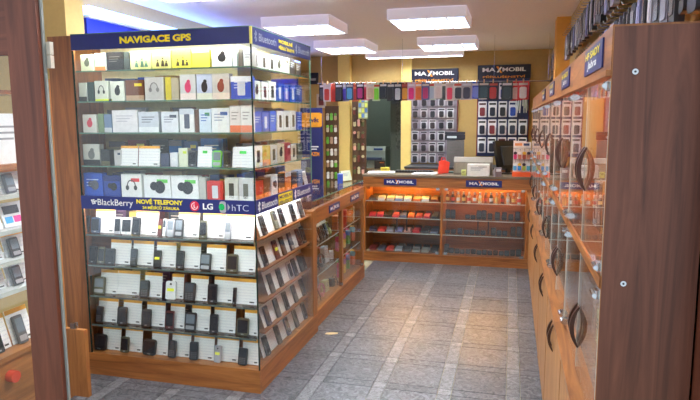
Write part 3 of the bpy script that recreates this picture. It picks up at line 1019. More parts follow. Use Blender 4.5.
for y0, y1 in ((SY0 + .075, 5.005), (5.055, SY1 - .05)):
    P('glass_door', MB().box(SX - .016, SX - .010, y0 + .002, y1 - .002, .127, .813), GLASS)
    for z in (.62, .38):
        P('glass_shelf', MB().box(SX - .48, SX - .03, y0, y1, z - .008, z), GLASS_SHELF)
        P('shelf_edge', MB().box(SX - .030, SX - .027, y0, y1, z - .008, z), plain('pale_edge', (190, 196, 186), .3))
P('hinge', MB().box(SX - .012, SX + .008, 4.98, 5.00, .14, .165), CHROME)
P('hinge', MB().box(SX - .012, SX + .008, SY1 - .09, SY1 - .06, .14, .165), CHROME)
for y0, y1 in ((4.62, 4.93), (5.30, 5.62)):
    s = sign_panel(LC, (SX + .006, y0, .842), math.pi / 2, y1 - y0, .062)
    maxmobil(s, y1 - y0, .062)
# goods inside
for q in range(7):
    c = [(60, 60, 66), (40, 40, 44), (70, 76, 90), (40, 40, 44), (96, 96, 90), (44, 44, 48), (160, 170, 90)][q]
    y = 4.36 + q * .088
    o = put(price_card(.084, .125, False), SX - .085, y, .62, math.pi / 2, .35, t=.003)
    tag(o, 'white card on the top shelf of the low counter, %s from the tall cabinet' % ORD[q], 'price card', 'cards in the low counter')
    o = put(phone(.046, .108, c, q % 3), SX - .062, y + .005, .62, math.pi / 2, .35)
    tag(o, '%s phone on low counter top shelf, %s from the tall cabinet' % (color_word(c), ORD[q]), 'phone', 'phones in the low counter')
OBX = [(236, 120, 40), (240, 200, 90), (226, 70, 40), (238, 150, 60), (240, 226, 190)]
for q in range(5):
    o = put(product_box(.105, random.uniform(.12, .16), .05, OBX[q], [('lines', W_), ('label', YG)]), SX - .062, 5.13 + q * .135, .62, math.pi / 2 + random.uniform(-.3, .3))
    tag(o, '%s packet on low counter top shelf, %s from the middle post' % (color_word(OBX[q]), ORD[q]), 'box', 'packets in the low counter')


def cable_coil(c, r=.045):
    mb = MB()
    pts = []
    for i in range(64):
        a = i / 63 * 2 * math.pi * 3
        pts.append(((r + .004 * math.sin(a * .7)) * math.cos(a), .006 * math.sin(a * 1.3), r + .008 + (r + .003 * math.cos(a * .5)) * math.sin(a)))
    mb.tube(pts, .0042, 6)
    o = mb.build('cable_coil', col(c, .4))
    MB().box(-.012, .012, -.012, .012, .0, .032).build('plug', col(tuple(min(255, v + 30) for v in c), .4), o)
    return o


def charger(c):
    o = MB().prism(rrect(.052, .075, .012, 3, 0, .0375), 0, .034).build('charger', col(c, .4))
    MB().box(-.012, -.007, -.016, 0, .040, .046).box(.007, .012, -.016, 0, .040, .046).build('prongs', CHROME, o)
    MB().tube([(0, .015, .074), (.01, .012, .092), (.04, .004, .085), (.052, -.01, .04), (.045, -.02, .006)], .003, 6).build('cable', col((40, 40, 42), .4), o)
    return o


GOOD = [(226, 228, 230), (60, 62, 66), (200, 202, 206), (210, 206, 150), (90, 96, 104), (196, 120, 130), (150, 160, 170), (44, 44, 46)]
k = 0
for z, zl in ((.38, 'middle'), (.125, 'bottom')):
    for q in range(9):
        y = 4.34 + q * .080
        c = GOOD[(q * 3 + (1 if z < .2 else 0)) % len(GOOD)]
        x = SX - .075 - (q % 2) * .11
        if q % 3 == 1:
            o = put(cable_coil(c, .050), x, y, z, math.pi / 2 + random.uniform(-.5, .5), .15)
            nm, ct = 'coiled cable', 'cable'
        elif q % 3 == 2:
            o = put(charger(c), x, y, z, math.pi / 2 + random.uniform(-.5, .5), 0)
            nm, ct = 'plug charger', 'charger'
        else:
            o = put(product_box(.075, random.uniform(.07, .15), .04, c, [('lines', GY)], 'accessory_box'), x, y, z, math.pi / 2 + random.uniform(-.5, .5), .12, t=.04)
            nm, ct = 'accessory box', 'box'
        tag(o, '%s %s on %s shelf of low counter, %s from the tall cabinet' % (color_word(c), nm, zl, ORD[q]), ct, 'accessories in the low counter')


def keychain(c, c2):
    o = MB().prism(rrect(.030, .055, .012, 3, 0, -.085), -.008, .008).build('keychain', col(c, .4))
    MB().prism(disc(0, -.048, .016, None, 12), -.009, .009).build('charm', col(c2, .4), o)
    MB().tube([(0, 0, 0), (.004, 0, -.018), (0, 0, -.034)], .0018, 6).build('cord', col((60, 50, 60), .5), o)
    return o


KC = [(226, 110, 150), (60, 170, 190), (230, 190, 80), (210, 60, 90), (120, 170, 80), (190, 120, 190), (230, 140, 110), (80, 130, 200)]
for zt, zl in ((.606, 'upper'), (.366, 'lower')):
    for q in range(8):
        o = keychain(KC[q], KC[(q + 3) % 8])
        put(o, SX - .06 - (q % 2) * .03, 5.10 + q * .083, zt + .0045, math.pi / 2 + random.uniform(-.4, .4))
        o.scale = (1.8, 1.8, 1.7)
        tag(o, '%s keychain in %s row in far half of low counter, %s from post' % (color_word(KC[q]), zl, ORD[q]), 'keychain', 'keychains in the low counter')
# on top of the low counter
o = put(product_box(.045, .20, .03, (232, 232, 230), [('lines', GY)], 'leaflet_holder'), SX - .10, 4.47, .997, math.pi / 2 + .3, .22, -.12, t=.03)
tag(o, 'white leaflet holder leaning on the near end of the low counter', 'leaflet holder')
o = put(phone(.055, .15, (60, 60, 64), 1, 'dummy_phone'), SX - .08, 4.30, .997, math.pi / 2, .2)
tag(o, 'dark dummy phone standing on the low counter by the cabinet', 'phone')
o = put(product_box(.09, .05, .06, (208, 206, 226), [('lines', GY)], 'small_carton'), SX - .10, 4.38, .997, math.pi / 2, 0)
tag(o, 'pale small carton lying between dummy phone and leaflet holder', 'box')
o = put(product_box(.09, .09, .05, (60, 90, 190), [('label', W_)], 'small_carton'), SX - .12, 5.48, .997, math.pi / 2 + .3, 0)
tag(o, 'small blue carton on the far end of the low counter', 'box')
o = put(product_box(.14, .10, .03, (206, 220, 190), [('lines', (90, 130, 160))], 'flyer_stand'), SX - .12, 5.66, .997, math.pi / 2 - .4, .3, t=.03)
tag(o, 'pale green flyer stand on the far end of the low counter', 'flyer stand')

# ------------------------------------------------------------------ back counter
BX0, BX1, BY = -1.60, 0.262, 6.554
t = empty('service_counter', ((BX0 + BX1) / 2, BY + .25, 0))
tag(t, 'wooden service counter with two glazed bays across the back', 'counter')
BC = t
P = lambda name, mb, mat: mb.build(name, mat, BC, world=True)
P('plinth', MB().box(BX0, BX1, BY, BY + .5, 0, .088), W_CAB)
P('plinth_lip', MB().box(BX0, BX1, BY - .008, BY + .02, .088, .104), W_CAB)
P('top_rail', MB().box(BX0, BX1, BY, BY + .02, .845, .962), W_CAB)
P('counter_top', MB().box(BX0 - .01, BX1, BY - .014, BY + .56, .962, .985), wood('grey_counter_top', (92, 80, 64), (128, 112, 90), 'x'))
P('back_board', MB().box(BX0 + .02, BX1 - .09, BY + .40, BY + .42, .10, .96), W_BACK)
P('side_board', MB().box(BX0, BX0 + .02, BY + .02, BY + .5, .088, .96), W_CABZ)
P('side_board', MB().box(BX1 - .09, BX1, BY, BY + .5, .088, .845), W_CABZ)
P('post', MB().box(-.728, -.704, BY, BY + .40, .104, .845), W_CABZ)
WTUBE = glow('warm_tube', (1.0, .46, .08), TUBE_WARM)
for x0, x1 in ((BX0 + .02, -.728), (-.704, BX1 - .09)):
    P('floor_board', MB().box(x0, x1, BY + .02, BY + .40, .088, .108), W_BACK)
    P('light_tube', MB().tube([(x0 + .12, BY + .27, .915), (x1 - .12, BY + .27, .915)], .012, 8), glow('counter_tube', (1.0, .50, .10), TUBE_WARM * 2))
    for z in (.690, .500, .330):
        P('glass_shelf', MB().box(x0, x1, BY + .03, BY + .40, z - .008, z), GLASS_SHELF)
        P('shelf_edge', MB().box(x0, x1, BY + .027, BY + .030, z - .009, z), plain('pale_edge', (190, 196, 186), .3))
    xm = (x0 + x1) / 2
    P('glass_door', MB().box(x0 + .003, xm - .001, BY + .006, BY + .012, .110, .843), GLASS)
    P('glass_door', MB().box(xm + .001, x1 - .003, BY + .006, BY + .012, .110, .843), GLASS)
    for dx in (-.055, .055):
        P('door_pull', MB().box(xm + dx - .006, xm + dx + .006, BY - .022, BY - .010, .36, .50).box(xm + dx - .004, xm + dx + .004, BY - .010, BY + .006, .37, .38).box(xm + dx - .004, xm + dx + .004, BY - .010, BY + .006, .48, .49), DGREY)
    for x in (x0 + .02, x1 - .05):
        P('hinge', MB().box(x, x + .035, BY - .004, BY + .016, .825, .850), CHROME)
        P('hinge', MB().box(x, x + .035, BY - .004, BY + .016, .108, .135), CHROME)
for a, b in ((384, 416.5), (466, 502)):
    x0, x1 = px_x(a, 182, BY), px_x(b, 183, BY)
    s = sign_panel(BC, (x0, BY - .006, .872), 0, x1 - x0, .070, t=.006)
    maxmobil(s, x1 - x0, .070)


def wallet(c, w=.095):
    """folded pouch lying on a slant"""
    o = MB().prism([(-.0, 0), (.075, .012), (.080, .030), (.070, .038), (.005, .022)], -w / 2, w / 2, 'x').build('phone_pouch', col(c, .5))
    MB().prism([(.004, .0225), (.069, .0385), (.071, .0445), (.030, .034)], -w * .49, w * .49, 'x').build('flap', col(tuple(int(v * .8) for v in c), .5), o)
    return o


LB = [
    (.690, 186, [(60, 60, 64), (196, 190, 180), (214, 206, 190), (110, 150, 210), (220, 220, 222), (226, 110, 40), (206, 206, 208), (120, 60, 44)], 'top'),
    (.500, 214, [(206, 40, 60), (214, 50, 80), (40, 30, 30), (200, 40, 50), (90, 96, 120), (236, 110, 50), (206, 60, 50), (210, 50, 80), (40, 40, 44)], 'second'),
    (.330, 230, [(60, 50, 70), (210, 50, 50), (150, 150, 160), (110, 120, 170), (200, 150, 140), (196, 36, 56), (60, 56, 56), (80, 84, 100)], 'third'),
    (.108, 246, [(120, 40, 44), (70, 76, 100), (190, 60, 50), (140, 150, 160), (70, 70, 74), (150, 154, 150), (140, 146, 140), (60, 62, 64)], 'bottom'),
]
for z, py, cs, nm in LB:
    n = len(cs)
    for q, c in enumerate(cs):
        x = BX0 + .045 + (q + .5) * (.80 / n)
        o = put(wallet(c, .80 / n - .02), x, BY + .06, z, random.uniform(-.1, .1), 0)
        o.scale = (1, 1.3, 1.0)
        tag(o, '%s phone pouch, %s from left on %s shelf of left counter bay' % (color_word(c), ORD[q], nm), 'phone pouch', 'pouches in the left counter bay')
        # dark tray of more pouches behind
        o = put(wallet((34, 32, 34), .80 / n - .025), x, BY + .20, z, random.uniform(-.1, .1), 0)
        o.scale = (1, 1.4, 1.0)
        tag(o, 'black phone pouch in back row, %s from left, %s shelf of left counter bay' % (ORD[q], nm), 'phone pouch', 'back row pouches in the left counter bay')


def holster(c, h=.10, w=.05):
    o = MB().prism(rrect(w, h, w * .2, 3, 0, h / 2), 0, .024).build('phone_holster', col(c, .45))
    slab(w * .72, h * .55, .004, w * .08, col(tuple(min(255, v + 26) for v in c), .3), 'window', o, -.004, 0, h * .28)
    MB().box(-w * .3, w * .3, -.006, 0, h * .86, h * .94).build('clip', DGREY, o)
    return o


def bottle(c, c2):
    pts, rr = [(0, 0, 0), (0, 0, .07), (0, 0, .085), (0, 0, .09)], [.019, .019, .010, .009]
    o = MB().tube(pts, rr, 12).build('spray_bottle', col(c, .3))
    MB().tube([(0, 0, .0895), (0, 0, .118)], .011, 10).build('cap', col((235, 235, 235), .4), o)
    MB().tube([(0, 0, .018), (0, 0, .055)], .0196, 12).build('label_print', col(c2, .5), o)
    return o


for q in range(14):
    c = [(150, 80, 40), (60, 44, 34), (236, 180, 110), (90, 60, 40), (226, 210, 180), (190, 100, 50), (236, 226, 200)][q % 7]
    o = put(bottle(c, [(240, 200, 120), (210, 80, 60), (240, 240, 236)][q % 3]), -.66 + q * .0585, BY + .075, .690)
    tag(o, '%s spray bottle, %s from left on top shelf of right counter bay' % (color_word(c), ORD[q]), 'bottle', 'bottles in the right counter bay')
RB = [(.500, 'second', [(-.655, .10), (-.600, .10), (-.44, .05), (-.38, .045), (-.32, .10), (-.265, .105), (-.20, .07), (-.12, .09), (-.05, .09), (.02, .07), (.09, .10)]),
      (.330, 'third', [(-.66, .04), (-.59, .05), (-.52, .065), (-.45, .05), (-.39, .05), (-.33, .045), (-.27, .05), (-.16, .085), (-.10, .06), (-.04, .055), (.05, .10), (.11, .105)]),
      (.108, 'bottom', [(-.665, .10), (-.61, .06), (-.55, .055), (-.49, .05), (-.43, .05), (-.37, .055), (-.31, .05), (-.25, .055), (-.19, .05), (-.13, .055), (-.07, .05), (-.01, .06), (.05, .07), (.11, .08)])]
for z, nm, its in RB:
    for q, (x, h) in enumerate(its):
        c = random.choice([(30, 30, 32), (40, 40, 44), (52, 50, 50), (36, 44, 48)])
        o = put(holster(c, h, .052), x, BY + .07 + random.uniform(0, .02), z, random.uniform(-.15, .15), .15, t=.03)
        tag(o, 'black holster, %s from left on %s shelf of right counter bay' % (ORD[q], nm), 'phone holster', 'holsters in the right counter bay')

# ------------------------------------------------------------------ things on the back counter
CT = .985


def sheet(w, d, c, name='paper_stack', h=.012, n=3):
    o = MB().box(-w / 2, w / 2, -d / 2, d / 2, 0, h).build(name, col(c, .6))
    for k in range(n):
        a = random.uniform(-.08, .08)
        r_ = MB().box(-w / 2, w / 2, -d / 2, d / 2, 0, .0012).build('sheet', col(tuple(min(255, v + 4) for v in c), .6), o, (random.uniform(-.01, .01), random.uniform(-.01, .01), h + .0016 * k), (0, 0, a))
    return o


tag(put(sheet(.30, .20, (232, 230, 228)), -1.43, BY + .17, CT, .2), 'stack of white papers on the left end of the back counter', 'papers')
tag(put(sheet(.26, .18, (236, 236, 236)), -.92, BY + .12, CT, -.1), 'stack of white papers on the counter below the left pegboard', 'papers')
o = product_box(.10, .05, .07, (230, 210, 60), [('lines', K_)], 'yellow_carton')
tag(put(o, -1.42, BY + .36, CT, .3), 'small yellow carton behind papers on the back counter', 'box')
o = MB().box(-.09, .09, -.07, .07, 0, .016).build('mouse_pad', col((66, 92, 88), .6))
MB().prism(rrect(.055, .095, .024, 4), .016, .040, 'z').build('mouse', BLACK, o)
tag(put(o, -.72, BY + .40, CT, .1), 'dark teal mouse pad with black mouse on the back counter', 'mouse pad')
# stamp rack / keyboard behind the counter
o = MB().box(-.22, .22, -.07, .07, 0, .02).build('keyboard', BLACK)
for r_ in range(4):
    for q in range(12):
        MB().box(-.205 + q * .0345, -.177 + q * .0345, -.058 + r_ * .030, -.034 + r_ * .030, .02, .026).build('key', DGREY, o)
tag(put(o, -1.08, BY + .36, CT, .05), 'black keyboard lying on the back counter under the left pegboard', 'keyboard')
# red folder
o = MB().prism([(-.06, 0), (.06, .01), (.075, .13), (.01, .155), (-.045, .14)], 0, .03).build('red_bag', col((240, 66, 40), .5))
MB().strip([(-.03, .14), (-.02, .185), (.02, .185), (.03, .15)], [(-.02, .14), (-.013, .176), (.013, .176), (.02, .15)], .010, .016, 'y').build('bag_handle', col((220, 50, 34), .5), o)
tag(put(o, -.73, BY + .22, CT + .03, .1), 'bright orange-red bag standing on the counter beside the beige terminal', 'bag')
o.location.z = CT + .0005
# dark wall radio on shelf (card terminal boxes)
o = MB().prism(rrect(.26, .07, .012, 2, 0, .035), 0, .16).build('black_device', col((30, 34, 44), .4))
MB().box(-.10, .02, -.002, 0, .022, .050).build('display', col((190, 200, 200), .2), o)
MB().box(-.13, .13, .03, .15, .07, .10).build('lid', col((40, 42, 50), .4), o)
tag(put(o, -.70, YB - .45, 1.33, .1), 'black boxy device on top of grey carton left of the right pegboard', 'device')
o = product_box(.22, .34, .16, (96, 92, 90), [('lines', (90, 90, 86))], 'grey_carton')
tag(put(o, -.69, YB - .46, .985, .1), 'grey carton standing behind the counter under the black device', 'box')
# low rear cabinet behind counter carrying these
t = empty('rear_cabinet', (-.55, YB - .3, 0))
tag(t, 'low wooden cabinet standing at the back wall behind the counter', 'cabinet')
MB().box(-1.33, XR - .02, YB - .55, YB - .02, 0, .96).build('body', W_CAB, t, world=True)
MB().box(-1.34, XR - .02, YB - .56, YB - .02, .96, .985).build('top', DGREY, t, world=True)
for q in range(3):
    MB().box(-1.31 + q * .59, -.75 + q * .59, YB - .565, YB - .55, .08, .94).build('door', W_CABZ, t, world=True)
# beige terminal + white box + monitor
t = empty('cash_register', (-.40, BY + .30, CT))
tag(t, 'beige cash register with sloping back on the service counter', 'cash register')
MB().prism([(-.10, 0), (.12, 0), (.12, .10), (.02, .19), (-.06, .19), (-.10, .14)], -.21, .21, 'x').build('housing', col((132, 122, 108), .5), t)
MB().box(-.19, .19, -.106, -.10, .02, .13).build('rear_cover', col((150, 140, 124), .5), t)
MB().box(-.14, .14, .12, .123, .02, .08).build('drawer', col((120, 112, 100), .5), t)
o = product_box(.235, .125, .10, (238, 236, 226), [('lines', (150, 150, 150)), ('label', (206, 200, 190))], 'white_carton')
tag(put(o, -.335, BY + .06, CT, 0), 'white carton standing on the counter in front of the beige register', 'box')
o = product_box(.050, .060, .05, (206, 206, 120), [('lines', K_)], 'small_carton')
tag(put(o, -.49, BY + .08, CT, .1), 'small yellowish carton left of the white carton on the counter', 'box')
t = empty('monitor', (-.025, BY + .40, CT))
t.rotation_euler = (0, 0, .75)
tag(t, 'black monitor seen from behind standing on the service counter', 'monitor')
MB().prism(disc(0, 0, .10, .08, 20), 0, .012, 'z').build('base', BLACK, t)
MB().box(-.025, .025, -.015, .015, .012, .12).build('stand', BLACK, t)
MB().prism([(-.02, .06), (.02, .06), (.10, .36), (.055, .37)], -.15, .15, 'x').build('screen_housing', BLACK, t)
MB().prism([(-.045, .10), (-.02, .10), (.045, .31), (.01, .30)], -.09, .09, 'x').build('rear_bulge', DGREY, t)
t = empty('card_terminal', (-.135, BY + .05, CT))
t.rotation_euler = (0, 0, .3)
tag(t, 'small grey card terminal beside the white carton on the counter', 'card terminal')
MB().prism([(-.05, 0), (.05, 0), (.05, .05), (-.03, .10), (-.05, .09)], -.035, .035, 'x').build('housing', col((120, 112, 116), .4), t)
MB().prism([(-.0515, .055), (-.0505, .055), (-.0505, .085), (-.0515, .085)], -.025, .025, 'x').build('display', col((220, 226, 230), .3), t)
# key-ring display stand
KX, KY = .125, BY + .12
t = empty('keyring_stand', (KX, KY, CT))
tag(t, 'orange and white display stand hung with colourful key rings', 'display stand')
MB().box(-.105, .085, -.07, .09, 0, .045).build('base', col((238, 96, 40), .5), t)
MB().box(-.10, .08, .03, .045, .045, .31).build('back_board', col((230, 226, 220), .5), t)
MB().prism([(-.10, .31), (.08, .31), (.08, .36), (-.10, .38)], .028, .046).build('header_board', col((244, 240, 232), .5), t)
MB().box(-.085, -.01, .025, .028, .325, .352).build('header_print', col((226, 150, 90), .5), t)
MB().box(.005, .065, .025, .028, .325, .350).build('header_print', col((60, 80, 120), .5), t)
for r_, zt in ((0, .295), (1, .175)):
    MB().tube([(-.10, .012, zt), (.08, .012, zt)], .003, 6).build('rail', CHROME, t)
    for q in range(4):
        c = [(232, 60, 130), (190, 120, 100), (170, 90, 70), (200, 130, 100), (226, 60, 60), (206, 90, 110)][q] if r_ == 0 else [(90, 170, 220), (60, 150, 220), (180, 210, 90), (90, 180, 200), (110, 150, 220), (220, 220, 220)][q]
        o = keychain(c, [(60, 40, 50), (240, 240, 240), (226, 190, 60)][(q + r_) % 3])
        o.scale = (1.15, .9, 1.0)
        put(o, KX - .078 + q * .046, KY - .014 - .014 * r_, CT + zt, random.uniform(-.2, .2))
        tag(o, '%s key ring, %s from left on the %s row of the orange stand' % (color_word(c), ORD[q], 'upper' if r_ == 0 else 'lower'), 'key ring', 'key rings on the orange stand')

# ------------------------------------------------------------------ pegboards on the back wall
def pegboard(x0, x1, z0, z1, boardc, label, hz, zs):
    t = empty('pegboard', ((x0 + x1) / 2, YB, z0))
    tag(t, label, 'pegboard')
    MB().box(x0, x1, YB - .03, YB, z0, z1).build('board', col(boardc, .6), t, world=True)
    MB().box(x0 - .012, x0, YB - .04, YB, z0, z1).box(x1, x1 + .012, YB - .04, YB, z0, z1).build('frame', col((120, 40, 36), .5), t, world=True)
    w, h = x1 - x0 + .024, zs - hz
    s = sign_panel(t, (x0 - .012, YB - .045, hz), 0, w, h, INK)
    q = MB().box(0, w, 0, .001, 0, h * .68).build('sign_face', INK, t, tuple(Vector((x0 - .012, YB - .046, hz + h * .32)) - top_loc(t)))
    maxmobil(q, w, h * .66)
    lettering('P\u0158\u00cdSLU\u0160ENSTV\u00cd', .1 * w, .9 * w, .07 * h, .27 * h, plain('orange_mark', (238, 150, 40), .4), s, bold=.02)
    return t


K8 = YB / 8.0
x0, x1 = -1.288 * K8, -.69 * K8
pegboard(x0, x1, 1.02, 2.15, (150, 140, 150), 'left pegboard under a dark sign on the back wall, hung with headsets', 2.09, 2.268)
n = 0
for r_ in range(7):
    zt = 2.06 - r_ * .152
    for q in range(5):
        c = random.choice([(190, 186, 192), (206, 204, 208), (150, 140, 150), (170, 160, 168)])
        pc = random.choice([(30, 28, 32), (44, 40, 44), (60, 50, 54), (36, 36, 44)])
        o = blister(.098, .132, c, pc, 'headset_pack', prod=.62, hook_len=.075)
        put(o, x0 + .065 + q * .118, YB - .085 - .012 * random.random(), zt, random.uniform(-.08, .08))
        tag(o, 'dark headset pack on left pegboard, row %s from top, %s from left' % (['one', 'two', 'three', 'four', 'five', 'six', 'seven'][r_], ORD[q]), 'blister pack', 'headset packs on the left pegboard')
x0, x1 = -.425 * K8, .20 * K8
pegboard(x0, x1, 1.10, 2.18, (40, 52, 96), 'right pegboard under a dark sign on the back wall, hung with phone cases', 2.115, 2.295)
for r_ in range(4):
    zt = 2.07 - r_ * .235
    for q in range(5):
        if q == 4 and r_ < 2:
            continue
        c = (226, 226, 228)
        pc = random.choice([(30, 32, 44), (40, 70, 150), (34, 34, 36), (120, 40, 44), (50, 56, 70)])
        o = blister(.108, .205, c, pc, 'case_pack', prod=.55, hook_len=.075)
        put(o, x0 + .062 + q * .130, YB - .085, zt, random.uniform(-.06, .06))
        tag(o, 'white case pack on right pegboard, row %s from top, %s from left' % (['one', 'two', 'three', 'four'][r_], ORD[q]), 'blister pack', 'case packs on the right pegboard')
# silvery bunch of straps hanging at the pegboard's right end
t = empty('strap_bunch', (.130, YB - .17, 1.98))
tag(t, 'bunch of silvery phone straps hanging before the right pegboard', 'phone straps')
MB().tube([(0, .138, .0), (0, 0, .0)], .004, 6).build('hook', CHROME, t)
for q in range(16):
    a = q / 16 * 2 * math.pi
    r_ = .05 + .02 * (q % 3)
    c = [(206, 210, 206), (170, 180, 160), (120, 130, 120), (226, 228, 224)][q % 4]
    MB().tube([(0, .01, 0), (r_ * .7 * math.cos(a), r_ * .6 * math.sin(a) + .0, -.08), (r_ * math.cos(a), r_ * .8 * math.sin(a), -.22 - .03 * (q % 4))], .007, 6).build('strap', col(c, .3), t)

# ------------------------------------------------------------------ rail of phone cases above the counter
RY = 6.78
t = empty('hanging_rail', (-1.0, RY, 2.02))
tag(t, 'thin metal rail with clips hanging over the back counter', 'rail')
MB().tube([(-2.20, RY, 2.015), (XR - .10, RY, 1.99)], .006, 8).build('bar', CHROME, t, world=True)
for x in (-2.15, -1.2, -.2, XR - .12):
    MB().tube([(x, RY, 2.01), (x, RY, ZC)], .002, 6).build('hanger_wire', CHROME, t, world=True)
CASES = [(323, (40, 40, 44), (90, 90, 96)), (328, (226, 216, 210), (206, 70, 60)), (334.5, (214, 70, 44), (190, 50, 36)), (340, (50, 46, 46), (60, 64, 70)), (345.5, (206, 200, 226), (90, 70, 200)),
         (350.5, (70, 90, 120), (90, 170, 220)), (356, (236, 130, 80), (210, 60, 50)), (361, (60, 30, 50), (196, 60, 130)), (366, (226, 120, 140), (206, 50, 80)), (371, (226, 210, 190), (214, 190, 160)),
         (376.5, (210, 226, 190), (140, 230, 60)), (384, (50, 54, 58), (44, 50, 60)), (391, (66, 68, 72), (56, 58, 62)), (398.5, (40, 40, 44), (200, 204, 206)), (405, (150, 60, 30), (240, 170, 50)),
         (412, (206, 180, 200), (226, 50, 130)), (419, (236, 150, 70), (226, 110, 40)), (426, (90, 100, 150), (190, 60, 120)), (432, (206, 226, 210), (200, 214, 226)), (438.5, (242, 240, 236), (236, 226, 222)),
         (444, (50, 70, 60), (40, 40, 44)), (450, (232, 226, 224), (230, 70, 100)), (458.5, (226, 226, 220), (44, 46, 60)), (467, (190, 186, 190), (60, 60, 80)), (476.5, (60, 80, 190), (130, 150, 230)),
         (484, (50, 70, 80), (60, 90, 100)), (493, (60, 44, 60), (200, 56, 50)), (507, (56, 64, 66), (66, 80, 84)), (516, (214, 40, 44), (226, 200, 196)), (523, (206, 44, 50), (236, 226, 222))]
for q, (px, c, pc) in enumerate(CASES):
    x = px_x(px, 92, RY)
    zr = 2.015 - (x + 2.2) / 2.6 * .025
    o = blister(.090 if q < 22 else .118, random.uniform(.180, .212), c, pc, 'phone_case_pack', hook=False, prod=.62, head=[(236, 232, 226), (214, 206, 196), (200, 80, 60), (226, 226, 230)][q % 4])
    MB().box(-.006, .006, -.006, .004 + .032 * (q % 2), -.028, .012).build('clip', col((214, 170, 120), .5), o)
    put(o, x, RY - .012 - .030 * (q % 2), zr + .012, random.uniform(-.07, .07))
    tag(o, '%s phone case pack with %s case, %s from left on the hanging rail' % (color_word(c), color_word(pc), ORD[q]), 'phone case', 'phone cases on the hanging rail')

# ------------------------------------------------------------------ wall cabinets along the right side
RX, RXB, RY0, UNIT = .213, .405, 1.461, .87


def bow_handle(name, y, z, parent, x, rz=0.0):
    """crescent pull standing off towards -x"""
    k = 12
    L = .064
    outer, inner = [], []
    for i in range(k + 1):
        s_ = -1 + 2 * i / k
        outer.append((-.024 * (1 - s_ * s_) - .001, s_ * L))
        inner.append((-.015 * (1 - s_ * s_) + .003, s_ * L * .97))
    mb = MB()
    n = len(mb.v)
    mb.strip(outer, inner, -.008, .008, 'y')
    return mb.build(name, plain('dark_wood_pull', (70, 42, 32), .35), parent, (x, y, z))


def wall_unit():
    """one unit: local origin at front face, near end, floor; y runs along the wall"""
    t = empty('wall_cabinet', (RX, RY0, 0))
    D = RXB - RX
    y0, y1 = .012, UNIT - .012
    b = lambda name, mb, mat, par=None: mb.build(name, mat, par or t)
    b('plinth', MB().box(.012, D, y0, y1, 0, .06), W_CABY)
    b('worktop', MB().box(-.036, D, 0, UNIT, .812, .832), W_CABY)
    b('divider', MB().box(0, D, 0, .012, 0, 1.70), W_CABZ)
    b('divider', MB().box(0, D, UNIT - .012, UNIT, 0, 1.70), W_CABZ)
    b('back_board', MB().box(D - .012, D, y0, y1, .06, 1.70), wood('amber_back', (176, 100, 44), (226, 150, 80), 'z'))
    b('shelf', MB().box(.008, D - .012, y0, y1, 1.205, 1.228), W_CABY)
    b('shelf_rail', MB().box(-.004, .008, y0, y1, 1.203, 1.230), W_CABY)
    b('header_board', MB().box(-.004, .016, 0, UNIT, 1.706, 1.803), W_CABY)
    b('header_lip', MB().box(-.014, .020, 0, UNIT, 1.692, 1.706), W_CABY)
    b('top_board', MB().box(.016, D, 0, UNIT, 1.785, 1.803), W_CABY)
    b('light_tube', MB().tube([(.045, y0 + .06, 1.745), (.045, y1 - .06, 1.745)], .010, 8), WTUBE)
    ym = UNIT / 2
    for s_, (a, c) in ((-1, (y0 + .002, ym - .001)), (1, (ym + .001, y1 - .002))):
        d = b('cupboard_door', MB().box(-.006, .012, a, c, .065, .806), W_DOOR)
        bow_handle('pull', ym + s_ * .035, .625, d, -.006)
        for z0, z1, zh, n_ in ((.838, 1.198, .972, 0), (1.234, 1.688, 1.452, 1)):
            d = b('glass_door', MB().box(-.0005, .0055, a, c, z0, z1), GLASS)
            bow_handle('pull', ym + s_ * .022, zh, d, -.001)
            for ye in (a, c):
                MB().box(-.0015, .0062, ye - .0016, ye + .0016, z0, z1).build('polished_edge', plain('polished_glass_edge', (206, 206, 196), .25), d)
            yh = a + .03 if s_ < 0 else c - .03
            for zz in (z0 + .006, z1 - .026):
                MB().box(-.010, .012, yh - .016, yh + .016, zz, zz + .020).tube([(-.012, yh - .022, zz + .010), (-.012, yh + .022, zz + .010)], .006, 8).build('hinge', CHROME, d)
    return t


unit0 = wall_unit()
UN = ['nearest wall cabinet unit, beside the big brown end panel', 'second wall cabinet unit from the brown end panel', 'third wall cabinet unit from the brown end panel',
      'fourth wall cabinet unit from the brown end panel', 'fifth wall cabinet unit, touching the service counter end']
units = [unit0] + [copy_tree(unit0) for _ in range(4)]
units.append(copy_tree(unit0))
UN.append('sixth wall cabinet unit, behind the service counter end')
for k, u_ in enumerate(units):
    u_.location = (RX, RY0 + k * UNIT + (0.0 if k < 5 else 0.0), 0)
    tag(u_, UN[k], 'wall cabinet', 'wall cabinets on the right')
    if k < 4:
        s = MB().box(0, .36, 0, .004, 0, .070).build('sign_panel', NAVY, u_, (-.0085, .48, 1.721), (0, 0, -math.pi / 2))
        lettering('HF SADY', .03, .33, .040, .060, YEL, s, bold=.03)
        lettering('Jabra', .08, .27, .008, .034, WHITE, s, bold=.03, shear=.2)
# end panel facing the entrance
t = empty('end_panel', (RX, RY0, 0))
tag(t, 'big dark brown end panel with two chrome screws at the right', 'cabinet panel')
MB().box(RX - .001, RXB + .005, RY0 - .004, RY0 - .001, 0, 1.798).build('board', W_DARKZ, t, world=True)
MB().box(RX - .0025, RX - .001, RY0 - .004, RY0 - .001, 0, 1.798).build('edge_band', W_CABZ, t, world=True)
for zz in (1.700, 1.223, .75, .25):
    o = MB().prism(disc(.258, zz, .0065, None, 16), RY0 - .007, RY0 - .004).build('screw_cap', CHROME, t, world=True)
    MB().prism(disc(.258, zz, .0025, None, 8), RY0 - .0078, RY0 - .007).build('screw_slot', DGREY, o, world=True)

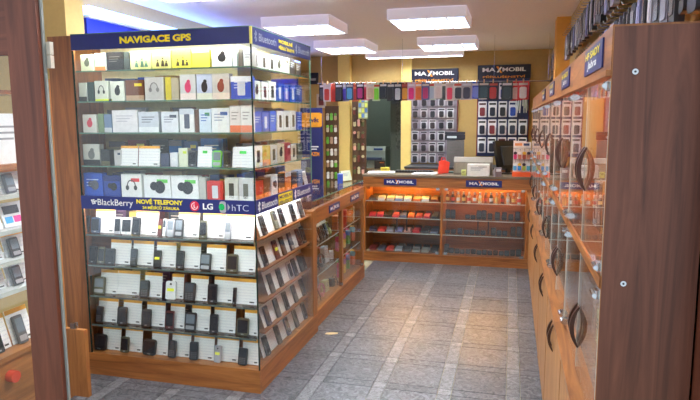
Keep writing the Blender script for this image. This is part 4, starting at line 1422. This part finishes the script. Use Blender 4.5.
# goods inside the wall cabinets
for k in range(5):
    for q in range(8):
        y = RY0 + k * UNIT + .07 + q * .098
        c = random.choice([(60, 58, 60), (206, 206, 208), (236, 232, 226), (70, 80, 110), (40, 40, 42)]) if k else [(60, 40, 30), (206, 180, 60), (90, 60, 40), (232, 200, 120), (70, 50, 40), (226, 160, 70), (50, 46, 44), (230, 226, 220)][q]
        o = put(product_box(.080, random.uniform(.10, .17), .04, c, [('bar', K_ if sum(c) > 380 else (190, 190, 190))]), RX + .075, y, 1.228, -math.pi / 2)
        tag(o, '%s box behind upper glass of wall unit %s from the entrance, box %s' % (color_word(c), ORD[k], ORD[q]), 'box', 'boxes in the wall cabinets')
    if k < 4:
        for q in range(7):
            y = RY0 + k * UNIT + .10 + q * .11
            c = random.choice([(190, 186, 176), (90, 100, 130), (206, 200, 120), (60, 60, 64), (170, 130, 110)])
            o = put(product_box(.085, random.uniform(.10, .20), .04, c, [('lines', K_ if sum(c) > 380 else (190, 190, 190))]), RX + .09, y, .832, -math.pi / 2)
            tag(o, '%s box behind lower glass of wall unit %s from the entrance, box %s' % (color_word(c), ORD[k], ORD[q]), 'box', 'boxes low in the wall cabinets')
# price tags clipped under the header of the nearest unit
for q in range(9):
    o = MB().box(-.022, .022, 0, .002, 0, .030).build('price_tag', PAPER)
    MB().box(-.022, .022, -.001, 0, .024, .030).build('top_strip', DGREY, o)
    put(o, RX + .030, RY0 + .09 + q * .085, 1.655, -math.pi / 2)
    tag(o, 'small white price tag under the header light, %s from the brown panel' % ORD[q], 'price tag', 'price tags in the nearest wall cabinet')
    MB().box(-.001, .001, .0005, .0015, .030, .112).build('hang_wire', CHROME, o)
# leaflet and tube near the end panel
o = put(product_box(.06, .19, .006, (236, 240, 226), [('lines', (90, 150, 90)), ('label', (70, 130, 200))], 'leaflet'), RX + .045, RY0 + .10, 1.228, -math.pi / 2, .12, t=.006)
tag(o, 'white and green leaflet leaning inside the nearest wall cabinet', 'leaflet')

# ------------------------------------------------------------------ pouches hanging on the right wall above the cabinets
def pouch(c, h, w):
    o = MB().prism(rrect(w, h, w * .2, 3, 0, -h / 2 - .01), -.012, .012).build('hanging_pouch', col(c, .5))
    slab(w * .66, h * .62, .003, w * .08, col(tuple(min(255, v + 40) for v in c), .25), 'window', o, -.015, 0, -h * .84)
    MB().tube([(0, .09, .004), (0, -.03, .004), (0, -.034, .014)], .0022, 6).build('hook', CHROME, o)
    return o


WP = [(34, 32, 36), (50, 46, 50), (96, 90, 100), (40, 40, 48), (170, 166, 176), (60, 56, 60), (130, 130, 170), (30, 30, 34)]
for r_, (z, ys, yE, st, hh, ww) in enumerate(((2.22, 2.35, 5.0, .090, .16, .075), (1.985, 1.53, 3.10, .088, .145, .070), (2.23, 1.55, 2.30, .10, .20, .085))):
    y, q = ys, 0
    while y < yE:
        c = WP[(q * 5 + r_ * 3) % 8]
        o = pouch(c, hh * random.uniform(.9, 1.1), ww)
        put(o, XR - .09, y, z, -math.pi / 2 + random.uniform(-.1, .1))
        tag(o, '%s pouch hanging above the wall cabinets, %s row, %s from the entrance' % (color_word(c), ['upper', 'lower', 'front'][r_], ORD[q]), 'phone pouch', 'pouches on the right wall')
        y += st
        q += 1
for r_, z in enumerate((2.24, 2.04)):
    for q in range(7):
        c = WP[(q * 3 + r_) % 8]
        o = pouch(c, .16, .075)
        put(o, XR - .09, 6.06 + q * .10, z, -math.pi / 2)
        tag(o, '%s pouch hanging beyond the ochre column, %s row, %s from the column' % (color_word(c), ['upper', 'lower'][r_], ORD[q]), 'phone pouch', 'pouches beyond the ochre column')
for q in range(9):
    c = WP[(q * 3 + 2) % 8]
    o = pouch(c, .115, .060)
    put(o, XR - .09, 3.20 + q * .09, 1.950, -math.pi / 2)
    tag(o, '%s small pouch just above the cabinet header before the column, %s from front' % (color_word(c), ORD[q]), 'phone pouch', 'small pouches by the column')

# ------------------------------------------------------------------ shop-front frame and window display on the left
t = empty('shop_window', (-1.35, 1.46, 0))
tag(t, 'mahogany shop window frame with upright post and top rail', 'window frame', kind='thing')
MB().box(-1.412, -1.306, 1.461, 1.483, 0, 2.16).build('post', W_POST, t, world=True)
MB().box(-3.2, -1.412, 1.463, 1.483, 1.790, 2.16).build('top_rail', wood('mahogany_rail', (92, 46, 32), (138, 76, 54), 'x', .42), t, world=True)
MB().box(-3.2, -1.412, 1.470, 1.476, .30, 1.790).build('glass_pane', GLASS, t, world=True)
MB().box(-3.2, -1.412, 1.463, 1.483, 0, .30).build('bottom_rail', wood('mahogany_rail', (92, 46, 32), (138, 76, 54), 'x', .42), t, world=True)
MB().box(-1.306, -1.300, 1.476, 1.484, 0, 2.10).build('seal_strip', plain('grey_seal', (150, 154, 150), .4), t, world=True)
for z in (1.790, 1.752):
    MB().box(-1.318, -1.288, 1.486, 1.500, z, z + .036).build('hinge_block', plain('pale_block', (206, 196, 180), .5), t, world=True)
# display shelf unit behind the window, facing the entrance
VX, VY0, VY1 = -1.78, 1.58, 1.95
t = empty('window_display', (VX - .2, 1.76, 0))
tag(t, 'tiered wooden window display behind the left shop window', 'display shelf')
VD = t
P = lambda name, mb, mat: mb.build(name, mat, VD, world=True)
P('base', MB().box(VX - .40, VX, VY0, VY1, 0, .725), W_CABY)
P('base_lip', MB().box(VX - .40, VX + .012, VY0, VY1, .725, .742), W_CABY)
P('back_board', MB().box(VX - .42, VX - .40, VY0, VY1, 0, 1.92), wood('amber_back', (176, 100, 44), (226, 150, 80), 'z'))
P('side_post', MB().box(VX - .40, VX - .36, VY1 - .03, VY1, .742, 1.90), plain('pale_yellow_post', (236, 206, 110), .6))
VZ = [.742, .975, 1.085, 1.200, 1.330]
for k, z in enumerate(VZ[1:]):
    P('shelf', MB().box(VX - .16, VX + .004, VY0, VY1 - .03, z - .008, z), plain('white_tray', (222, 222, 218), .5))
    P('shelf_edge', MB().box(VX + .004, VX + .010, VY0, VY1 - .03, z - .012, z + .003), plain('pale_edge', (190, 196, 186), .3))
P('top_shelf', MB().box(VX - .40, VX, VY0, VY1, 1.425, 1.443), W_CABY)
P('header_shelf', MB().box(VX - .40, VX - .03, VY0, VY1, 1.70, 1.715), W_CABY)
for k, z in enumerate(VZ):
    hh = .135 if k == 0 else .092
    for q in range(3):
        y = VY0 + .055 + q * .115
        c = [(44, 44, 50), (60, 60, 70), (90, 90, 96), (40, 40, 44)][(q + k) % 4]
        if k == 3:
            o = product_box(.105, .095, .006, (240, 240, 242), [], 'phone_leaflet')
            MB().box(-.042, -.008, -.0012, 0, .015, .040).build('picture', col((60, 170, 230), .4), o)
            MB().box(-.002, .032, -.0012, 0, .015, .040).build('picture', col((236, 60, 150), .4), o)
            MB().box(-.042, .032, -.0012, 0, .050, .082).build('picture', col((50, 46, 60), .4), o)
            put(o, VX - .045, y, z, math.pi / 2, .3, t=.006)
            tag(o, 'white leaflet with blue and pink squares in the shop window, %s from the glass' % ORD[q], 'leaflet', 'leaflets in the shop window')
            continue
        o = put(price_card(.105, hh, True), VX - .052, y, z, math.pi / 2, .28, t=.003)
        tag(o, 'orange-topped white card in the shop window, %s tier from below, %s from glass' % (ORD[k], ORD[q]), 'price card', 'cards in the shop window')
        o = put(phone(.042, hh * .82, c, q % 3), VX - .028, y - .022, z, math.pi / 2, .28)
        tag(o, '%s phone in the shop window, %s tier from below, %s from glass' % (color_word(c), ORD[k], ORD[q]), 'phone', 'phones in the shop window')
for q, (c, mo) in enumerate((((244, 244, 244), ('label', (90, 70, 80))), ((240, 240, 240), ('lines', GY)))):
    o = put(product_box(.17, .185, .10, c, [mo]), VX - .03, VY0 + .09 + q * .18, 1.443, math.pi / 2)
    tag(o, 'large white carton on top of the window display, %s the glass' % ['nearest', 'farther from'][q], 'box', 'white cartons in the window')
o = put(price_card(.07, .035, False), VX - .02, VY0 + .11, 1.715, math.pi / 2, .1, t=.003)
tag(o, 'small grey price label high in the shop window', 'price label')
o = MB().prism(disc(0, 0, .022, None, 16), 0, .03, 'x').build('red_knob', col((200, 60, 40), .25), VD, (.2, -.03, .66))

# low wooden cupboard between the window and the tall cabinet, and a panel beside it
t = empty('low_cupboard', (-2.05, 2.45, 0))
tag(t, 'low orange-brown wooden cupboard door with chrome hinge beside the window post', 'cupboard')
a = on_y(69, 329, 2.45)
b_ = on_y(84, 329, 2.45)
zt = a.z
zb = on_y(85, 397, 2.45).z
xb = b_.x * 2.90 / 2.45 - .02
MB().box(a.x - .25, b_.x, 2.45, 2.475, zb, zt).build('door', W_CABZ, t, world=True)
MB().box(xb - .30, xb, 2.475, 2.90, .0, 1.6 - (1.6 - zt) * 2.9 / 2.45 - .02).build('body', W_CABZ, t, world=True)
MB().box(a.x + .005, a.x + .030, 2.452, 2.474, zt, zt + .030).tube([(a.x + .035, 2.463, zt), (a.x + .035, 2.463, zt + .034)], .007, 8).build('hinge', CHROME, t, world=True)
struct('trim_2', MB().box(-2.80, -2.712, 3.20, 3.27, 0, 1.86), wood('amber_back', (176, 100, 44), (226, 150, 80), 'z'))

# ------------------------------------------------------------------ back left corner: stands and boards hung with goods
def board(name, px0, px1, py0, py1, Y, c, label, cat, t_=.03):
    a, b = on_y(px0, py0, Y), on_y(px1, py1, Y)
    o = MB().box(a.x, b.x, Y, Y + t_, max(.0, b.z), a.z).build(name, col(c, .55))
    tag(o, label, cat)
    return o, a, b


o, a, b = board('poster_board', 300, 324.5, 108, 330, 7.2, (26, 36, 96), 'narrow navy poster board with orange block behind the tall cabinet', 'poster board')
w = b.x - a.x
MB().box(a.x + .02, b.x - .02, 7.196, 7.2, a.z - .24, a.z - .06).build('orange_block', col((232, 160, 40), .5), o)
pp = MB().box(0, w, 0, .001, 0, .2).build('print_panel', col((26, 36, 96), .55), o, (a.x, 7.196, a.z - .62))
MB().box(w * .45, w - .05, -.001, 0, .13, .145).box(w * .5, w - .07, -.001, 0, .10, .112).build('print_line', WHITE, pp)
lettering('AZEM', .14, w - .04, .02, .07, plain('orange_mark', (238, 150, 40), .4), pp, bold=.03)
pp = MB().box(0, w, 0, .001, 0, .16).build('print_panel', col((232, 160, 40), .5), o, (a.x, 7.192, a.z - .23))
lettering('sv\u011bt', .12, w - .04, .05, .11, plain('navy_letter', (26, 36, 96), .4), pp, bold=.03)
for nm, (p0, p1, yt), cols, lab in (('strap_board', (325, 339, 106), [(226, 226, 220), (200, 190, 170), (110, 190, 70), (90, 160, 60), (180, 150, 120), (236, 236, 232)], 'left brown board of phone straps beside the navy poster'),
                                  ('strap_board', (352, 366, 100), [(120, 60, 50), (206, 196, 150), (80, 50, 44), (226, 170, 150), (170, 150, 110), (90, 100, 60)], 'right brown board of phone straps beside the office doorway')):
    Yb_ = YB - .14
    o, a, b = board(nm, p0, p1, yt, 200, Yb_, (84, 58, 36), lab, 'display board')
    w = b.x - a.x
    n = 0
    for r_ in range(6):
        for q in range(3):
            c = cols[(r_ + q * 2) % 6]
            k_ = keychain(c, cols[(r_ + q + 1) % 6])
            k_.scale = (1.2, 1.0, 1.25)
            put(k_, a.x + w * (.2 + .3 * q), Yb_ - .015, a.z - .06 - r_ * .165, random.uniform(-.2, .2))
            tag(k_, '%s strap on the %s brown board, row %s from top, %s from left' % (color_word(c), lab.split()[0], ORD[r_], ORD[q]), 'phone strap', 'straps on the %s brown board' % lab.split()[0])
# yellow-green stickers over the right board
o, a, b = board('sticker_sheet', 358, 368, 97, 119, YB - .2, (150, 156, 110), 'sheet of yellow green stickers hanging by the office doorway', 'sticker sheet', .004)
for r_ in range(4):
    for q in range(3):
        c = [(214, 220, 90), (90, 130, 190), (190, 206, 170)][(q + r_) % 3]
        MB().box(a.x + .008 + q * .044, a.x + .044 + q * .044, YB - .203, YB - .2, a.z - .07 - r_ * .07, a.z - .015 - r_ * .07).build('sticker', col(c, .5), o)
# framed poster and dark sign high in the corner
o, a, b = board('corner_sign', 306, 318, 73, 84, YB - .03, (24, 24, 36), 'small dark sign high beside the rail of cases', 'sign')
MB().box(a.x + .03, b.x - .03, YB - .033, YB - .03, b.z + .05, b.z + .08).build('print_line', SILVER, o)
o, a, b = board('case_pack', 316.5, 326, 94, 108, YB - .08, (206, 196, 180), 'cream pack with dark red case hanging below the rail at left', 'phone case', .004)
slab(.07, .12, .014, .012, col((110, 40, 44), .4), 'product', o, YB - .094, (a.x + b.x) / 2, (a.z + b.z) / 2 - .06)
MB().tube([((a.x + b.x) / 2, YB - .095, a.z - .02), ((a.x + b.x) / 2, YB, a.z - .02)], .003, 6).build('hook', CHROME, o)

# ------------------------------------------------------------------ office behind the doorway
t = empty('door_1', (DX1, YB + .12, 0))
tag(t, kind='structure')
MB().box(-1.74, -1.48, YB + .55, YB + .59, 0, 2.0).build('door_leaf', plain('green_grey_door', (92, 102, 90), .6), t, world=True)
MB().box(-1.66, -1.52, YB + .545, YB + .55, 1.15, 1.85).build('poster', plain('faded_poster', (92, 98, 88), .6, grain=.5), t, world=True)
t = empty('office_desk', (-2.05, 9.2, 0))
tag(t, 'small desk in the office behind the doorway', 'desk')
MB().box(-2.60, -1.75, 8.82, 9.55, .83, .86).build('desk_top', col((170, 150, 120), .5), t, world=True)
for x in (-2.57, -1.80):
    for y in (8.85, 9.50):
        MB().box(x, x + .04, y, y + .04, 0, .83).build('leg', DGREY, t, world=True)
t = empty('printer', (-2.05, 9.2, .86))
tag(t, 'pale blue-grey office printer on the desk behind the doorway', 'printer')
MB().box(-.25, .20, -.20, .20, .0, .26).build('body', col((176, 194, 190), .4), t)
MB().prism([(-.20, .26), (.20, .26), (.20, .30), (-.16, .33)], -.25, .20, 'x').build('scanner_lid', col((196, 210, 206), .4), t)
MB().box(-.20, .15, -.24, -.20, .12, .16).build('paper_tray', col((90, 100, 130), .4), t)
MB().box(.02, .16, -.205, -.20, .27, .30).build('control_panel', col((60, 100, 190), .4), t)
o = put(product_box(.16, .12, .10, (60, 50, 46), [('label', (226, 120, 50))], 'ink_carton'), -1.93, 8.96, .86 + .0, .2)
o.location.y = 8.835
o.location.x = -1.90
tag(o, 'dark carton with orange label before the printer', 'box')
office = bpy.data.lights.new('office_lamp_light', 'POINT')
office.energy = 4
office.shadow_soft_size = .12
office.color = (.85, 1.0, .95)
t = empty('office_lamp', (-2.2, 9.0, ZC))
tag(t, 'ceiling lamp in the office behind the doorway', 'ceiling lamp')
MB().tube([(0, 0, 0), (0, 0, -.05)], .14, 16).build('housing', LAMPW, t)
MB().tube([(0, 0, -.05), (0, 0, -.07)], .13, 16).build('diffuser', glow('office_glow', (.9, 1.0, .96), 2.0), t)
lo = bpy.data.objects.new('bulb', office)
COL.objects.link(lo)
lo.parent = t
lo.location = (0, 0, -.25)

# scrap of paper on the floor
o = MB().prism([(-.05, -.015), (-.01, -.028), (.045, -.01), (.05, .012), (.0, .024), (-.04, .016)], 0, .0015, 'z').build('paper_scrap', col((226, 200, 150), .6))
c = CAM + ray(331.5, 333.5) * (-1.6 / ray(331.5, 333.5).z)
put(o, c.x, c.y, 0, .3)
tag(o, 'small tan paper scrap on the floor by the cabinet corner', 'paper scrap')
